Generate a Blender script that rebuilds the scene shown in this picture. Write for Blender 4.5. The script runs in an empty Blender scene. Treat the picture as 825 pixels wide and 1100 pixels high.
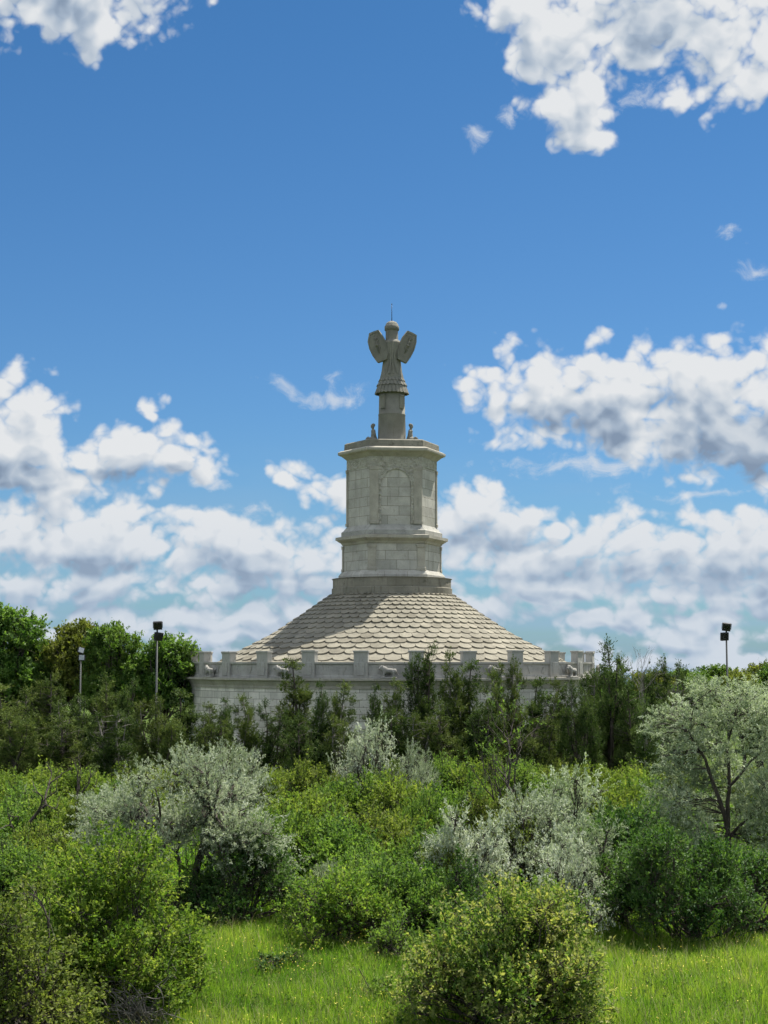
import bpy, bmesh, math, random
import numpy as np
from mathutils import Vector, Matrix

SC = bpy.context.scene
COL = SC.collection
R = math.radians
PI = math.pi

# ------------------------------------------------------------------ camera
CAM_Z = 7.5
PITCH = math.atan(160 / 1660)
F = 1660.0                      # focal length in photo pixels (825 x 1100)
camd = bpy.data.cameras.new('camera')
camd.sensor_fit = 'VERTICAL'
camd.sensor_height = 24
camd.lens = 24 * F / 1100
camd.clip_start = 0.5
camd.clip_end = 8000
cam = bpy.data.objects.new('camera', camd)
cam.location = (0, 0, CAM_Z)
cam.rotation_euler = (R(90) + PITCH, 0, 0)
COL.objects.link(cam)
SC.camera = cam

# ------------------------------------------------------------------ light
SUN_AZ = 135.0                  # degrees from the camera side of the monument towards the right
SUN_EL = 63.0
sdir = Vector((math.sin(R(SUN_AZ)) * math.cos(R(SUN_EL)), -math.cos(R(SUN_AZ)) * math.cos(R(SUN_EL)), math.sin(R(SUN_EL))))
sund = bpy.data.lights.new('sun', 'SUN')
sund.energy = 5.0
sund.angle = R(0.53)
sund.color = (1.0, 0.95, 0.86)
sun = bpy.data.objects.new('sun', sund)
sun.rotation_euler = (-sdir).to_track_quat('-Z', 'Y').to_euler()
sun.location = (60, 60, 120)
COL.objects.link(sun)

SC.view_settings.view_transform = 'Standard'
SC.view_settings.look = 'None'
SC.view_settings.gamma = 1
SC.view_settings.exposure = 0.85
SC.render.engine = 'CYCLES'
cy = SC.cycles
cy.max_bounces = 6
cy.diffuse_bounces = 4
cy.glossy_bounces = 2
cy.transmission_bounces = 4
cy.transparent_max_bounces = 4
cy.use_adaptive_sampling = True
cy.adaptive_threshold = 0.02
cy.adaptive_min_samples = 8
cy.use_denoising = True
cy.caustics_reflective = False
cy.caustics_refractive = False

# ------------------------------------------------------------------ node helpers
class N:
    def __init__(s, tree):
        s.t = tree
    def add(s, typ, **kw):
        n = s.t.nodes.new(typ)
        for k, v in kw.items():
            setattr(n, k, v)
        return n
    def _in(s, sock, v):
        if v is None:
            return
        if isinstance(v, bpy.types.NodeSocket):
            s.t.links.new(v, sock)
        else:
            sock.default_value = v
    def math(s, op, a=None, b=None, c=None, clamp=False):
        n = s.add('ShaderNodeMath', operation=op, use_clamp=clamp)
        for i, v in enumerate((a, b, c)):
            s._in(n.inputs[i], v)
        return n.outputs[0]
    def vec(s, op, a=None, b=None, c=None):
        n = s.add('ShaderNodeVectorMath', operation=op)
        for i, v in enumerate((a, b, c)):
            s._in(n.inputs[i], v)
        return n.outputs['Value'] if op in ('LENGTH', 'DOT_PRODUCT', 'DISTANCE') else n.outputs['Vector']
    def comb(s, x, y, z=0.0):
        n = s.add('ShaderNodeCombineXYZ')
        for i, v in enumerate((x, y, z)):
            s._in(n.inputs[i], v)
        return n.outputs[0]
    def noise(s, vec, scale, detail=6, rough=0.55, dist=0.0, lac=2.0):
        n = s.add('ShaderNodeTexNoise')
        s._in(n.inputs['Vector'], vec)
        for k, v in (('Scale', scale), ('Detail', detail), ('Roughness', rough), ('Distortion', dist), ('Lacunarity', lac)):
            n.inputs[k].default_value = v
        return n.outputs['Fac']
    def noise2(s, vec, scale, detail=6, rough=0.55, dist=0.0):
        o = s.noise(vec, scale, detail, rough, dist)
        o.node.noise_dimensions = '2D'
        return o
    def mix(s, fac, a, b, blend='MIX'):
        n = s.add('ShaderNodeMix', data_type='RGBA', blend_type=blend)
        s._in(n.inputs[0], fac)
        s._in(n.inputs[6], a)
        s._in(n.inputs[7], b)
        return n.outputs[2]
    def smooth(s, v, a, b, lo=0.0, hi=1.0):
        n = s.add('ShaderNodeMapRange', interpolation_type='SMOOTHSTEP')
        s._in(n.inputs['Value'], v)
        for k, x in (('From Min', a), ('From Max', b), ('To Min', lo), ('To Max', hi)):
            n.inputs[k].default_value = x
        return n.outputs[0]
    def ramp(s, fac, stops, interp='LINEAR'):
        n = s.add('ShaderNodeValToRGB')
        cr = n.color_ramp
        cr.interpolation = interp
        while len(cr.elements) < len(stops):
            cr.elements.new(0.5)
        for e, (p, c) in zip(cr.elements, stops):
            e.position = p
            e.color = (*c, 1) if len(c) == 3 else c
        s._in(n.inputs[0], fac)
        return n.outputs[0]

# ------------------------------------------------------------------ sky
def sky_dir(px, py):
    """azimuth and elevation (radians) of a direction given in photo pixels"""
    u, v = (px - 412.5) / F, (550 - py) / F
    cp, sp = math.cos(PITCH), math.sin(PITCH)
    d = Vector((u, cp - v * sp, sp + v * cp)).normalized()
    return math.atan2(d.x, d.y), math.asin(d.z)

CLOUDS = [  # centre x, y and half sizes, in photo pixels; a fifth number thins the cloud out
    (85, -14, 95, 46), (38, 4, 48, 26), (104, 26, 36, 24), (0, 12, 26, 22), (226, 2, 17, 12, .35),
    (556, 8, 46, 22, .1), (600, 38, 44, 38), (596, 66, 46, 36), (614, 96, 42, 34), (628, 128, 30, 26, .05), (643, 156, 22, 15, .15), (668, 60, 22, 16, .2),
    (645, 20, 74, 48), (716, 10, 92, 64), (790, 36, 74, 62), (812, 82, 40, 28), (690, 100, 26, 14, .4),
    (507, 142, 13, 12, .50), (548, 130, 13, 13, .60), (777, 256, 15, 10, .45), (816, 284, 20, 14, .5),
    (-6, 470, 62, 54), (18, 440, 34, 28), (34, 500, 52, 34), (92, 524, 44, 26, .2),
    (132, 490, 54, 27), (190, 500, 50, 22), (164, 436, 17, 17, .25), (180, 458, 24, 20, .2), (208, 478, 30, 17, .25), (238, 520, 17, 12, .45),
    (356, 423, 44, 10, .40), (358, 411, 13, 11, .45), (305, 413, 11, 9, .58), (308, 514, 26, 18, .25), (346, 529, 36, 20, .2), (270, 550, 15, 10, .4), (250, 546, 11, 9, .45),
    (62, 540, 38, 24), (60, 574, 90, 40), (120, 592, 80, 28), (232, 584, 58, 34), (286, 598, 68, 34), (332, 606, 44, 26), (292, 566, 16, 14, .2),
    (516, 408, 34, 14, .2), (552, 424, 46, 28), (604, 420, 72, 48), (655, 440, 60, 44), (635, 400, 40, 26), (664, 466, 30, 28, .1), (592, 464, 26, 20, .2),
    (700, 412, 56, 36), (762, 420, 74, 50), (826, 420, 58, 52), (745, 464, 84, 40), (812, 474, 80, 42), (716, 386, 34, 20),
    (500, 556, 52, 36), (546, 568, 46, 28), (596, 566, 30, 16, .15), (560, 602, 100, 32),
    (682, 594, 80, 40), (740, 604, 90, 40), (800, 556, 70, 15, .15), (816, 600, 70, 48), (620, 502, 130, 12, .75),
]
DARKS = [  # where the cloud is thick, its base grey
    (764, 480, 90, 30), (820, 470, 60, 36), (640, 440, 26, 10), (60, 600, 60, 12), (250, 604, 60, 12), (30, 655, 110, 14), (200, 650, 120, 12),
    (520, 580, 44, 14), (600, 622, 110, 14), (770, 622, 100, 18), (690, 608, 40, 10), (40, 510, 40, 10), (170, 508, 50, 7), (330, 640, 90, 12), (740, 660, 120, 9), (700, 30, 60, 22), (70, 8, 50, 14), (818, 612, 30, 20),
]

WISPS = [c[:4] for c in CLOUDS if len(c) > 4 and c[4] >= .35 and c[0] != 226] + [(330, 420, 16, 6), (376, 426, 18, 6), (640, 500, 90, 7), (760, 530, 80, 6), (230, 560, 60, 8), (420, 540, 40, 8)]
CLOUDS = [c for c in CLOUDS if not (len(c) > 4 and c[4] >= .35 and c[0] != 226)]
_r = random.Random(8)
for row, (yy, nn, rx_, ry_) in enumerate(((634, 8, 58, 20), (662, 9, 62, 18), (688, 9, 70, 15), (712, 7, 110, 14))):
    for q in range(nn):
        x_ = -60 + (q + .5 + _r.uniform(-.3, .3)) * 950 / nn
        if row == 0 and 150 < x_ < 190: continue
        s_ = _r.uniform(.75, 1.25)
        y_ = yy + _r.uniform(-7, 7)
        CLOUDS.append((x_, y_, rx_ * s_, ry_ * s_, _r.uniform(0, .25)))
        DARKS.append((x_ + _r.uniform(-8, 8), y_ + ry_ * s_ * .55, rx_ * s_ * .7, ry_ * s_ * .36))
for (x_, y_, rx_, ry_, *t_) in CLOUDS[:60]:
    if rx_ >= 44 and y_ > 300 and not t_:
        DARKS.append((x_ + rx_ * .08, y_ + ry_ * .62, rx_ * .72, ry_ * .30))

w = bpy.data.worlds.new('World')
SC.world = w
w.use_nodes = True
w.cycles.sampling_method = 'NONE'
g = N(w.node_tree)
w.node_tree.nodes.clear()

def make_density(name, fine, blobs):
    grp = bpy.data.node_groups.new(name, 'ShaderNodeTree')
    grp.interface.new_socket('P', in_out='INPUT', socket_type='NodeSocketVector')
    grp.interface.new_socket('D', in_out='OUTPUT', socket_type='NodeSocketFloat')
    h = N(grp)
    gi, go = h.add('NodeGroupInput'), h.add('NodeGroupOutput')
    P0 = gi.outputs[0]
    warp = h.add('ShaderNodeTexNoise', noise_dimensions='2D')
    h._in(warp.inputs['Vector'], P0)
    warp.inputs['Scale'].default_value = 26
    warp.inputs['Detail'].default_value = 2
    wv = h.vec('MULTIPLY_ADD', h.vec('SUBTRACT', warp.outputs['Color'], (0.5, 0.5, 0.5)), (0.030, 0.022, 0), P0)
    cur = None
    for (cx, cyy, rx, ry, *thin) in blobs:
        az, el = sky_dir(cx, cyy)
        rx, ry = rx / F * 1.12, ry / F * 1.12
        ln = h.vec('LENGTH', h.vec('MULTIPLY_ADD', wv, (1 / rx, 1 / ry, 0), (-az / rx, -el / ry, 0)))
        if thin: ln = h.math('ADD', ln, thin[0])
        cur = ln if cur is None else h.math('SMOOTH_MIN', cur, ln, 0.3)
    if blobs is WISPS:
        nd = h.noise2(h.vec('MULTIPLY', wv, (1, 1.8, 1)), 30, 7, 0.64, 0.0)
        h.t.links.new(h.smooth(h.math('ADD', h.math('SUBTRACT', 1.0, cur), h.math('MULTIPLY_ADD', nd, 4.4, -2.35)), -0.1, 1.5, 0.0, 0.75), go.inputs[0])
        return grp
    if blobs is DARKS:
        nd = h.noise2(P0, 20, 4, 0.55)
        h.t.links.new(h.smooth(h.math('ADD', h.math('SUBTRACT', 1.0, cur), h.math('MULTIPLY_ADD', nd, 2.4, -1.2)), -0.35, 0.9), go.inputs[0])
        return grp
    base = h.math('MINIMUM', h.math('MAXIMUM', h.math('MULTIPLY_ADD', cur, -1.7, 1.98), -1.8), 1.2)
    # unseen clouds added round the rest of the sky to fill the shade
    sep = h.add('ShaderNodeSeparateXYZ')
    h._in(sep.inputs[0], P0)
    azabs = h.math('ABSOLUTE', sep.outputs[0])
    rest = h.math('MULTIPLY_ADD', h.noise2(P0, 3.2, 2, 0.5), 3.6, REST_BIAS)
    elhi = h.math('MAXIMUM', h.smooth(azabs, 0.36, 0.7), h.smooth(sep.outputs[1], 0.62, 0.85))
    base = h.math('MAXIMUM', base, h.math('ADD', rest, h.math('MULTIPLY_ADD', elhi, 4.0, -4.0)))
    # billows: rounded puffs parted by creases, in four sizes, and a fine ragged edge
    d = base
    for sc, am in ((17, .50), (37, .68), (81, .32), (170, .12))[:(2, 3, 4)[fine]]:
        nb = h.noise2(h.vec('ADD', h.vec('MULTIPLY', P0, (1, 1.15, 1)), (sc * .37, sc * .11, 0)), sc, 1.0, 0.35)
        d = h.math('ADD', d, h.math('MULTIPLY_ADD', h.math('ABSOLUTE', h.math('SUBTRACT', nb, 0.5)), 5.2 * am, -.62 * am))
    n1 = h.noise2(P0, 40, (1, 2, 7)[fine], 0.58)
    am = (.4, .7, .95)[fine]
    d = h.math('ADD', d, h.math('MULTIPLY_ADD', n1, am, -.5 * am))
    h.t.links.new(d, go.inputs[0])
    return grp
REST_BIAS = -1.2
G_FINE, G_SOFT = make_density('cloud_density', 2, CLOUDS), make_density('cloud_density_soft', 0, CLOUDS)
G_MID = make_density('cloud_density_mid', 1, CLOUDS)

def density(vec, grp):
    n = g.add('ShaderNodeGroup', node_tree=grp)
    g._in(n.inputs[0], vec)
    return n.outputs[0]

tc = g.add('ShaderNodeTexCoord')
sx = g.add('ShaderNodeSeparateXYZ')
g._in(sx.inputs[0], tc.outputs['Generated'])
AZ = g.math('ARCTAN2', sx.outputs[0], sx.outputs[1])
EL = g.math('ARCSINE', sx.outputs[2])
sky_up = g.comb(sx.outputs[0], sx.outputs[1], g.math('MAXIMUM', sx.outputs[2], 0.004))   # the horizon's colour goes on below eye level
PP = g.comb(AZ, EL, 0.0)
d0 = density(PP, G_FINE)
dm = density(PP, G_MID)
d1 = density(g.vec('ADD', PP, (0.003, 0.0085, 0)), G_MID)
d2 = density(g.vec('ADD', PP, (0.006, 0.018, 0)), G_SOFT)
cover = g.smooth(d0, -0.16, 0.85)
# light left after the cloud that lies towards the sun
thick = g.smooth(d2, 0.2, 2.5)
dark = density(PP, make_density('cloud_base_thickness', 0, DARKS))
relief = g.math('MINIMUM', g.math('MAXIMUM', g.math('SUBTRACT', dm, d1), -0.6), 0.6)
bright = g.math('MULTIPLY_ADD', relief, 0.34, g.math('SUBTRACT', g.math('SUBTRACT', 0.98, g.math('MULTIPLY', thick, 0.58)), g.math('MULTIPLY', dark, 0.48)))
CLOUD_GAIN = 0.555
ccol = g.ramp(bright, [(0.0, (0.23, 0.305, 0.42)), (0.28, (0.37, 0.455, 0.57)), (0.60, (0.57, 0.63, 0.70)), (1.0, (0.78, 0.80, 0.82))])
sky = g.add('ShaderNodeTexSky', sky_type='NISHITA', sun_disc=False)
g._in(sky.inputs['Vector'], sky_up)
sky.sun_elevation = R(SUN_EL)
sky.sun_rotation = math.atan2(sdir.x, sdir.y)
sky.altitude = 100
sky.air_density = 1.0
sky.dust_density = 0.6
sky.ozone_density = 1.6
SKY_STRENGTH = 0.064
tint = g.mix(1.0, sky.outputs[0], g.mix(g.smooth(EL, 0.05, 0.5), (0.38, 0.64, 0.89, 1), (0.26, 0.57, 0.82, 1)), 'MULTIPLY')
# added clouds out of view are brightened to light the shaded front faces
cloud_fill = g.smooth(g.math('ABSOLUTE', AZ), 0.5, 1.6, 1.0, 1.7)
ccs = g.vec('SCALE', ccol)
g._in(ccs.node.inputs['Scale'], g.math('MULTIPLY', cloud_fill, CLOUD_GAIN / SKY_STRENGTH))
# thin high veil near the horizon
veil = g.math('MULTIPLY', g.smooth(EL, 0.16, 0.02), g.smooth(g.noise2(g.vec('MULTIPLY', PP, (7, 34, 1)), 1.0, 6, 0.55), 0.35, 0.7, 0.15, 0.6))
vcol = g.mix(veil, tint, tuple(c / SKY_STRENGTH for c in (0.17, 0.26, 0.37)) + (1,))
# far clouds pale into the air near the horizon
ccs = g.mix(g.smooth(EL, 0.13, 0.0, 0.0, 0.45), ccs, tuple(c / SKY_STRENGTH for c in (0.235, 0.30, 0.385)) + (1,))
wisp = density(PP, make_density('cloud_wisps', 0, WISPS))
vcol = g.mix(wisp, vcol, tuple(c * CLOUD_GAIN / SKY_STRENGTH for c in (0.66, 0.71, 0.78)) + (1,))
fin = g.mix(cover, vcol, ccs)
bg = g.add('ShaderNodeBackground')
bg.inputs['Strength'].default_value = SKY_STRENGTH
g._in(bg.inputs['Color'], fin)
wo = g.add('ShaderNodeOutputWorld')
g.t.links.new(bg.outputs[0], wo.inputs[0])

# ------------------------------------------------------------------ object helpers
def pix(px, py, Y):
    """the point at distance Y seen at a photo pixel: used only to measure sizes off the photograph"""
    u, v = (px - 412.5) / F, (550 - py) / F
    cp, sp = math.cos(PITCH), math.sin(PITCH)
    d = Vector((u, cp - v * sp, sp + v * cp))
    return Vector((0, 0, CAM_Z)) + d * (Y / d.y)

def ground_y(py):
    """distance of the ground seen at photo row py"""
    a = PITCH + math.atan((550 - py) / F)
    return CAM_Z / -math.tan(a)

def tag(o, label=None, cat=None, group=None, kind=None):
    if label: o['label'] = label
    if cat: o['category'] = cat
    if group: o['group'] = group
    if kind: o['kind'] = kind
    return o

def empty(name, loc=(0, 0, 0), rz=0.0, parent=None):
    o = bpy.data.objects.new(name, None)
    o.empty_display_size = 0.3
    o.location = loc
    o.rotation_euler = (0, 0, rz)
    if parent: o.parent = parent
    COL.objects.link(o)
    return o

def link(name, me, parent=None):
    o = bpy.data.objects.new(name, me)
    if parent: o.parent = parent
    COL.objects.link(o)
    return o

def copy_tree(o, parent=None):
    c = o.copy()
    COL.objects.link(c)
    if parent: c.parent = parent
    for ch in o.children:
        copy_tree(ch, c)
    return c

class MB:
    """collects vertices, faces and uvs into one mesh"""
    def __init__(s):
        s.v, s.f, s.uv, s.sm = [], [], [], []
    def face(s, pts, uvs=None, smooth=False):
        i = len(s.v)
        s.v += [tuple(p) for p in pts]
        s.f.append(list(range(i, i + len(pts))))
        s.uv += [tuple(u) for u in uvs] if uvs else [(p[0] + p[1], p[2]) for p in pts]
        s.sm.append(smooth)
    def grid(s, rows, uvrows, smooth=True, close=False):
        for j in range(len(rows) - 1):
            n = len(rows[j])
            for i in range(n if close else n - 1):
                k = (i + 1) % n
                s.face([rows[j][i], rows[j][k], rows[j + 1][k], rows[j + 1][i]],
                       [uvrows[j][i], uvrows[j][i + 1], uvrows[j + 1][i + 1], uvrows[j + 1][i]], smooth)
    def box(s, c, size, M=None, taper=1.0):
        x, y, z = (k / 2 for k in size)
        c = Vector(c)
        p = [Vector((a * x * (taper if cc > 0 else 1), b * y * (taper if cc > 0 else 1), cc * z)) for cc in (-1, 1) for a, b in ((-1, -1), (1, -1), (1, 1), (-1, 1))]
        p = [(M @ (c + q)) if M else (c + q) for q in p]
        for idx in ((0, 3, 2, 1), (4, 5, 6, 7), (0, 1, 5, 4), (1, 2, 6, 5), (2, 3, 7, 6), (3, 0, 4, 7)):
            a = [p[i] for i in idx]
            e1, e2 = (a[1] - a[0]).length, (a[3] - a[0]).length
            s.face(a, [(0, 0), (e1, 0), (e1, e2), (0, e2)])
    def tube(s, p0, p1, r0, r1, k=10, caps=True):
        p0, p1 = Vector(p0), Vector(p1)
        q = (p1 - p0).to_track_quat('Z', 'Y')
        a = [p0 + q @ Vector((math.cos(t) * r0, math.sin(t) * r0, 0)) for t in [2 * PI * i / k for i in range(k)]]
        b = [p1 + q @ Vector((math.cos(t) * r1, math.sin(t) * r1, 0)) for t in [2 * PI * i / k for i in range(k)]]
        for i in range(k):
            j = (i + 1) % k
            s.face([a[i], a[j], b[j], b[i]], None, True)
        if caps:
            s.face(a[::-1]); s.face(b)
    def ball(s, c, r, k=12, M=None):
        c = Vector(c)
        r = Vector(r) if not isinstance(r, (int, float)) else Vector((r, r, r))
        rows = []
        for j in range(k // 2 + 1):
            t = PI * j / (k // 2)
            rows.append([c + Vector((r.x * math.sin(t) * math.cos(2 * PI * i / k), r.y * math.sin(t) * math.sin(2 * PI * i / k), r.z * math.cos(t))) for i in range(k)])
        if M: rows = [[M @ p for p in row] for row in rows]
        for j in range(len(rows) - 1):
            for i in range(k):
                m = (i + 1) % k
                s.face([rows[j][m], rows[j][i], rows[j + 1][i], rows[j + 1][m]], None, True)
    def build(s, name, mat, parent=None, weld=True, bevel=0.0, fuse=0.0):
        me = bpy.data.meshes.new(name)
        me.from_pydata(s.v, [], s.f)
        l = me.uv_layers.new(name='UVMap')
        l.data.foreach_set('uv', np.array(s.uv, dtype=np.float32).ravel())
        me.polygons.foreach_set('use_smooth', np.array(s.sm, dtype=bool))
        if weld:
            bm = bmesh.new(); bm.from_mesh(me)
            bmesh.ops.remove_doubles(bm, verts=bm.verts, dist=1e-4)
            bmesh.ops.dissolve_degenerate(bm, edges=bm.edges, dist=1e-5)
            bm.to_mesh(me); bm.free()
        me.materials.append(mat)
        o = link(name, me, parent)
        if bevel:
            b = o.modifiers.new('bevel', 'BEVEL'); b.width = bevel; b.segments = 2; b.limit_method = 'ANGLE'; b.angle_limit = R(35)
        if fuse:
            r_ = o.modifiers.new('remesh', 'REMESH'); r_.mode = 'VOXEL'; r_.voxel_size = fuse; r_.use_smooth_shade = True
            sm_ = o.modifiers.new('smooth', 'SMOOTH'); sm_.factor = 0.5; sm_.iterations = 2
        return o

# ------------------------------------------------------------------ materials
def new_mat(name):
    m = bpy.data.materials.new(name)
    m.use_nodes = True
    m.node_tree.nodes.clear()
    k = N(m.node_tree)
    out = k.add('ShaderNodeOutputMaterial')
    bs = k.add('ShaderNodeBsdfPrincipled')
    k.t.links.new(bs.outputs[0], out.inputs[0])
    return m, k, bs, out

def stone(name, col, brick=None, grime=0.5, dark=(0.16, 0.15, 0.12), bump=0.5, mortar=(0.20, 0.185, 0.15), contrast=0.16):
    m, k, bs, out = new_mat(name)
    tcn = k.add('ShaderNodeTexCoord')
    ob = tcn.outputs['Object']
    c = k.mix(k.smooth(k.noise(ob, 0.9, 7, 0.6), 0.3, 0.72), tuple(x * (1 - contrast) for x in col) + (1,), tuple(min(1, x * (1 + contrast)) for x in col) + (1,))
    fine = k.noise(ob, 14, 5, 0.65)
    c = k.mix(k.smooth(fine, 0.35, 0.75, 0.0, 0.35), c, tuple(x * 0.62 for x in col) + (1,))
    hgt = k.math('MULTIPLY', fine, 0.02)
    if brick:
        b = k.add('ShaderNodeTexBrick')
        k._in(b.inputs['Vector'], tcn.outputs['UV'])
        b.inputs['Scale'].default_value = 1
        b.inputs['Brick Width'].default_value = brick[0]
        b.inputs['Row Height'].default_value = brick[1]
        b.inputs['Mortar Size'].default_value = 0.018
        b.inputs['Mortar Smooth'].default_value = 0.3
        b.inputs['Bias'].default_value = 0.0
        b.inputs['Color1'].default_value = (0.80, 0.80, 0.78, 1)
        b.inputs['Color2'].default_value = (1.08, 1.07, 1.06, 1)
        b.inputs['Mortar'].default_value = (1, 1, 1, 1)
        c = k.mix(1.0, c, b.outputs['Color'], 'MULTIPLY')
        c = k.mix(b.outputs['Fac'], c, (*mortar, 1))
        hgt = k.math('SUBTRACT', hgt, k.math('MULTIPLY', b.outputs['Fac'], 0.03))
    # rain streaks and lichen blotches
    st = k.noise(k.vec('MULTIPLY', ob, (2.6, 2.6, 0.28)), 1.0, 6, 0.65)
    bl = k.noise(ob, 2.3, 8, 0.68)
    gr = k.math('MULTIPLY', k.math('MAXIMUM', k.smooth(st, 0.52, 0.74), k.smooth(bl, 0.55, 0.72)), grime)
    c = k.mix(gr, c, (*dark, 1))
    k._in(bs.inputs['Base Color'], c)
    bs.inputs['Roughness'].default_value = 0.9
    bs.inputs['Specular IOR Level'].default_value = 0.2
    bp = k.add('ShaderNodeBump')
    bp.inputs['Strength'].default_value = bump
    bp.inputs['Distance'].default_value = 1.0
    k._in(bp.inputs['Height'], hgt)
    k._in(bs.inputs['Normal'], bp.outputs[0])
    return m

def plain(name, col, rough=0.5, metal=0.0, var=0.15):
    m, k, bs, out = new_mat(name)
    tcn = k.add('ShaderNodeTexCoord')
    c = k.mix(k.noise(tcn.outputs['Object'], 6, 5, 0.6), tuple(x * (1 - var) for x in col) + (1,), tuple(x * (1 + var) for x in col) + (1,))
    k._in(bs.inputs['Base Color'], c)
    bs.inputs['Roughness'].default_value = rough
    bs.inputs['Metallic'].default_value = metal
    return m

# ------------------------------------------------------------------ ground
def ground_mat():
    m, k, bs, out = new_mat('meadow')
    tcn = k.add('ShaderNodeTexCoord')
    ob = tcn.outputs['Object']
    a = k.smooth(k.noise(ob, 0.16, 6, 0.6), 0.3, 0.7)
    b = k.noise(ob, 5.0, 6, 0.7)
    c = k.mix(a, (0.06, 0.10, 0.02, 1), (0.11, 0.15, 0.03, 1))
    c = k.mix(k.smooth(b, 0.35, 0.7), c, (0.030, 0.050, 0.014, 1))
    k._in(bs.inputs['Base Color'], c)
    bs.inputs['Roughness'].default_value = 1
    bs.inputs['Specular IOR Level'].default_value = 0.05
    bp = k.add('ShaderNodeBump'); bp.inputs['Distance'].default_value = 0.12
    k._in(bp.inputs['Height'], b)
    k._in(bs.inputs['Normal'], bp.outputs[0])
    return m

def brow(r):
    """the meadow is level as far as the monument, then the hill falls away"""
    return -max(0.0, r - 95) * 0.026
def disc(rad, seg=96):
    mb = MB()
    rr = [0, 8, 20, 40, 70, 95, 100, 110, 130, 160, 260, 500, 1200, rad]
    for a, b in zip(rr[:-1], rr[1:]):
        for i in range(seg):
            t0, t1 = 2 * PI * i / seg, 2 * PI * (i + 1) / seg
            P = lambda r, t: (r * math.sin(t), 60 + r * math.cos(t), brow(r))
            q = [P(b, t0), P(a, t0), P(a, t1), P(b, t1)]
            mb.face(q if a else [q[0], q[1], q[3]], None, True)
    return mb
gnd = disc(4000).build('ground', ground_mat())
tag(gnd, kind='structure')

# ------------------------------------------------------------------ the monument
DM = 124.0                              # distance of its axis
AX = pix(421, 550, DM).x
def mz(py, Y=DM): return pix(421, py, Y).z
def mr(px, py, Y=DM):
    """a half width of px photo pixels at row py, in metres"""
    return pix(421 + px, py, Y).x - pix(421, py, Y).x

LIME = stone('pale_limestone_blocks', (0.455, 0.44, 0.395), (1.8, 0.745), 0.42)
LIME_DRUM = stone('drum_limestone_blocks', (0.66, 0.635, 0.575), (1.05, 0.50), 0.32)
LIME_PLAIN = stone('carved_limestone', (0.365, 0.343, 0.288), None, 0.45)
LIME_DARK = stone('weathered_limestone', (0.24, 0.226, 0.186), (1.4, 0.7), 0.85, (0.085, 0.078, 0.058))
LIME_GREY = stone('grey_lichened_limestone', (0.36, 0.35, 0.315), None, 0.65, (0.14, 0.14, 0.12))
TROPHY = stone('grey_trophy_stone', (0.205, 0.197, 0.168), None, 0.5, (0.12, 0.115, 0.09))
TILE = stone('buff_stone_roof_scales', (0.238, 0.221, 0.176), None, 0.45, (0.12, 0.11, 0.083), 0.5)

def per_tile(m):
    """each roof scale has its own tone"""
    k = N(m.node_tree)
    bs = next(n for n in m.node_tree.nodes if n.type == 'BSDF_PRINCIPLED')
    src = bs.inputs['Base Color'].links[0].from_socket
    uv = k.add('ShaderNodeTexCoord').outputs['UV']
    s = k.add('ShaderNodeSeparateXYZ'); k._in(s.inputs[0], uv)
    f = k.ramp(s.outputs[0], [(0.0, (.74, .73, .70)), (.15, (.92, .92, .91)), (.85, (1.03, 1.03, 1.01)), (1.0, (1.12, 1.11, 1.09))])
    k._in(bs.inputs['Base Color'], k.mix(1.0, src, f, 'MULTIPLY'))
per_tile(TILE)

mon = empty('monument', (AX, DM, 0))
tag(mon, 'round limestone trophy monument with scaled stone roof, hexagonal pedestal and winged armour figure', 'monument')

def lathe(mb, prof, seg=160, smooth=True, cap_top=False):
    """prof: (radius, z) from the bottom up; angle 0 faces the camera side"""
    rows, uvr, s = [], [], 0.0
    for j, (r, z) in enumerate(prof):
        if j: s += math.hypot(r - prof[j - 1][0], z - prof[j - 1][1])
        rows.append([(r * math.sin(2 * PI * i / seg), -r * math.cos(2 * PI * i / seg), z) for i in range(seg)])
        uvr.append([(2 * PI * i / seg * max(r, 0.3), s) for i in range(seg + 1)])
    for j in range(len(rows) - 1):
        hard = abs(prof[j + 1][1] - prof[j][1]) < 1e-6
        for i in range(seg):
            k2 = (i + 1) % seg
            mb.face([rows[j][i], rows[j][k2], rows[j + 1][k2], rows[j + 1][i]], [uvr[j][i], uvr[j][i + 1], uvr[j + 1][i + 1], uvr[j + 1][i]], smooth)
    if cap_top: mb.face(rows[-1])

RD = 16.0
Z_CORN0, Z_CORN1, Z_PAR, Z_MER = 5.55, 6.28, 7.42, 8.14
m_ = MB(); lathe(m_, [(RD + 0.5, -0.4), (RD + 0.5, 0.9), (RD + 0.35, 1.0), (RD, 1.15), (RD, Z_CORN0)], 192, False); m_.build('drum_wall', LIME_DRUM, mon)
m_ = MB(); lathe(m_, [(RD - 0.1, Z_CORN0 + .002), (RD + 0.10, Z_CORN0 + .002), (RD + 0.12, Z_CORN0 + .2), (RD + 0.24, Z_CORN0 + .42), (RD + 0.28, Z_CORN1 - .20), (RD + 0.52, Z_CORN1 - .15), (RD + 0.52, Z_CORN1), (RD - 0.5, Z_CORN1 + .02)], 192, False)
m_.build('drum_cornice', LIME_PLAIN, mon)
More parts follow.
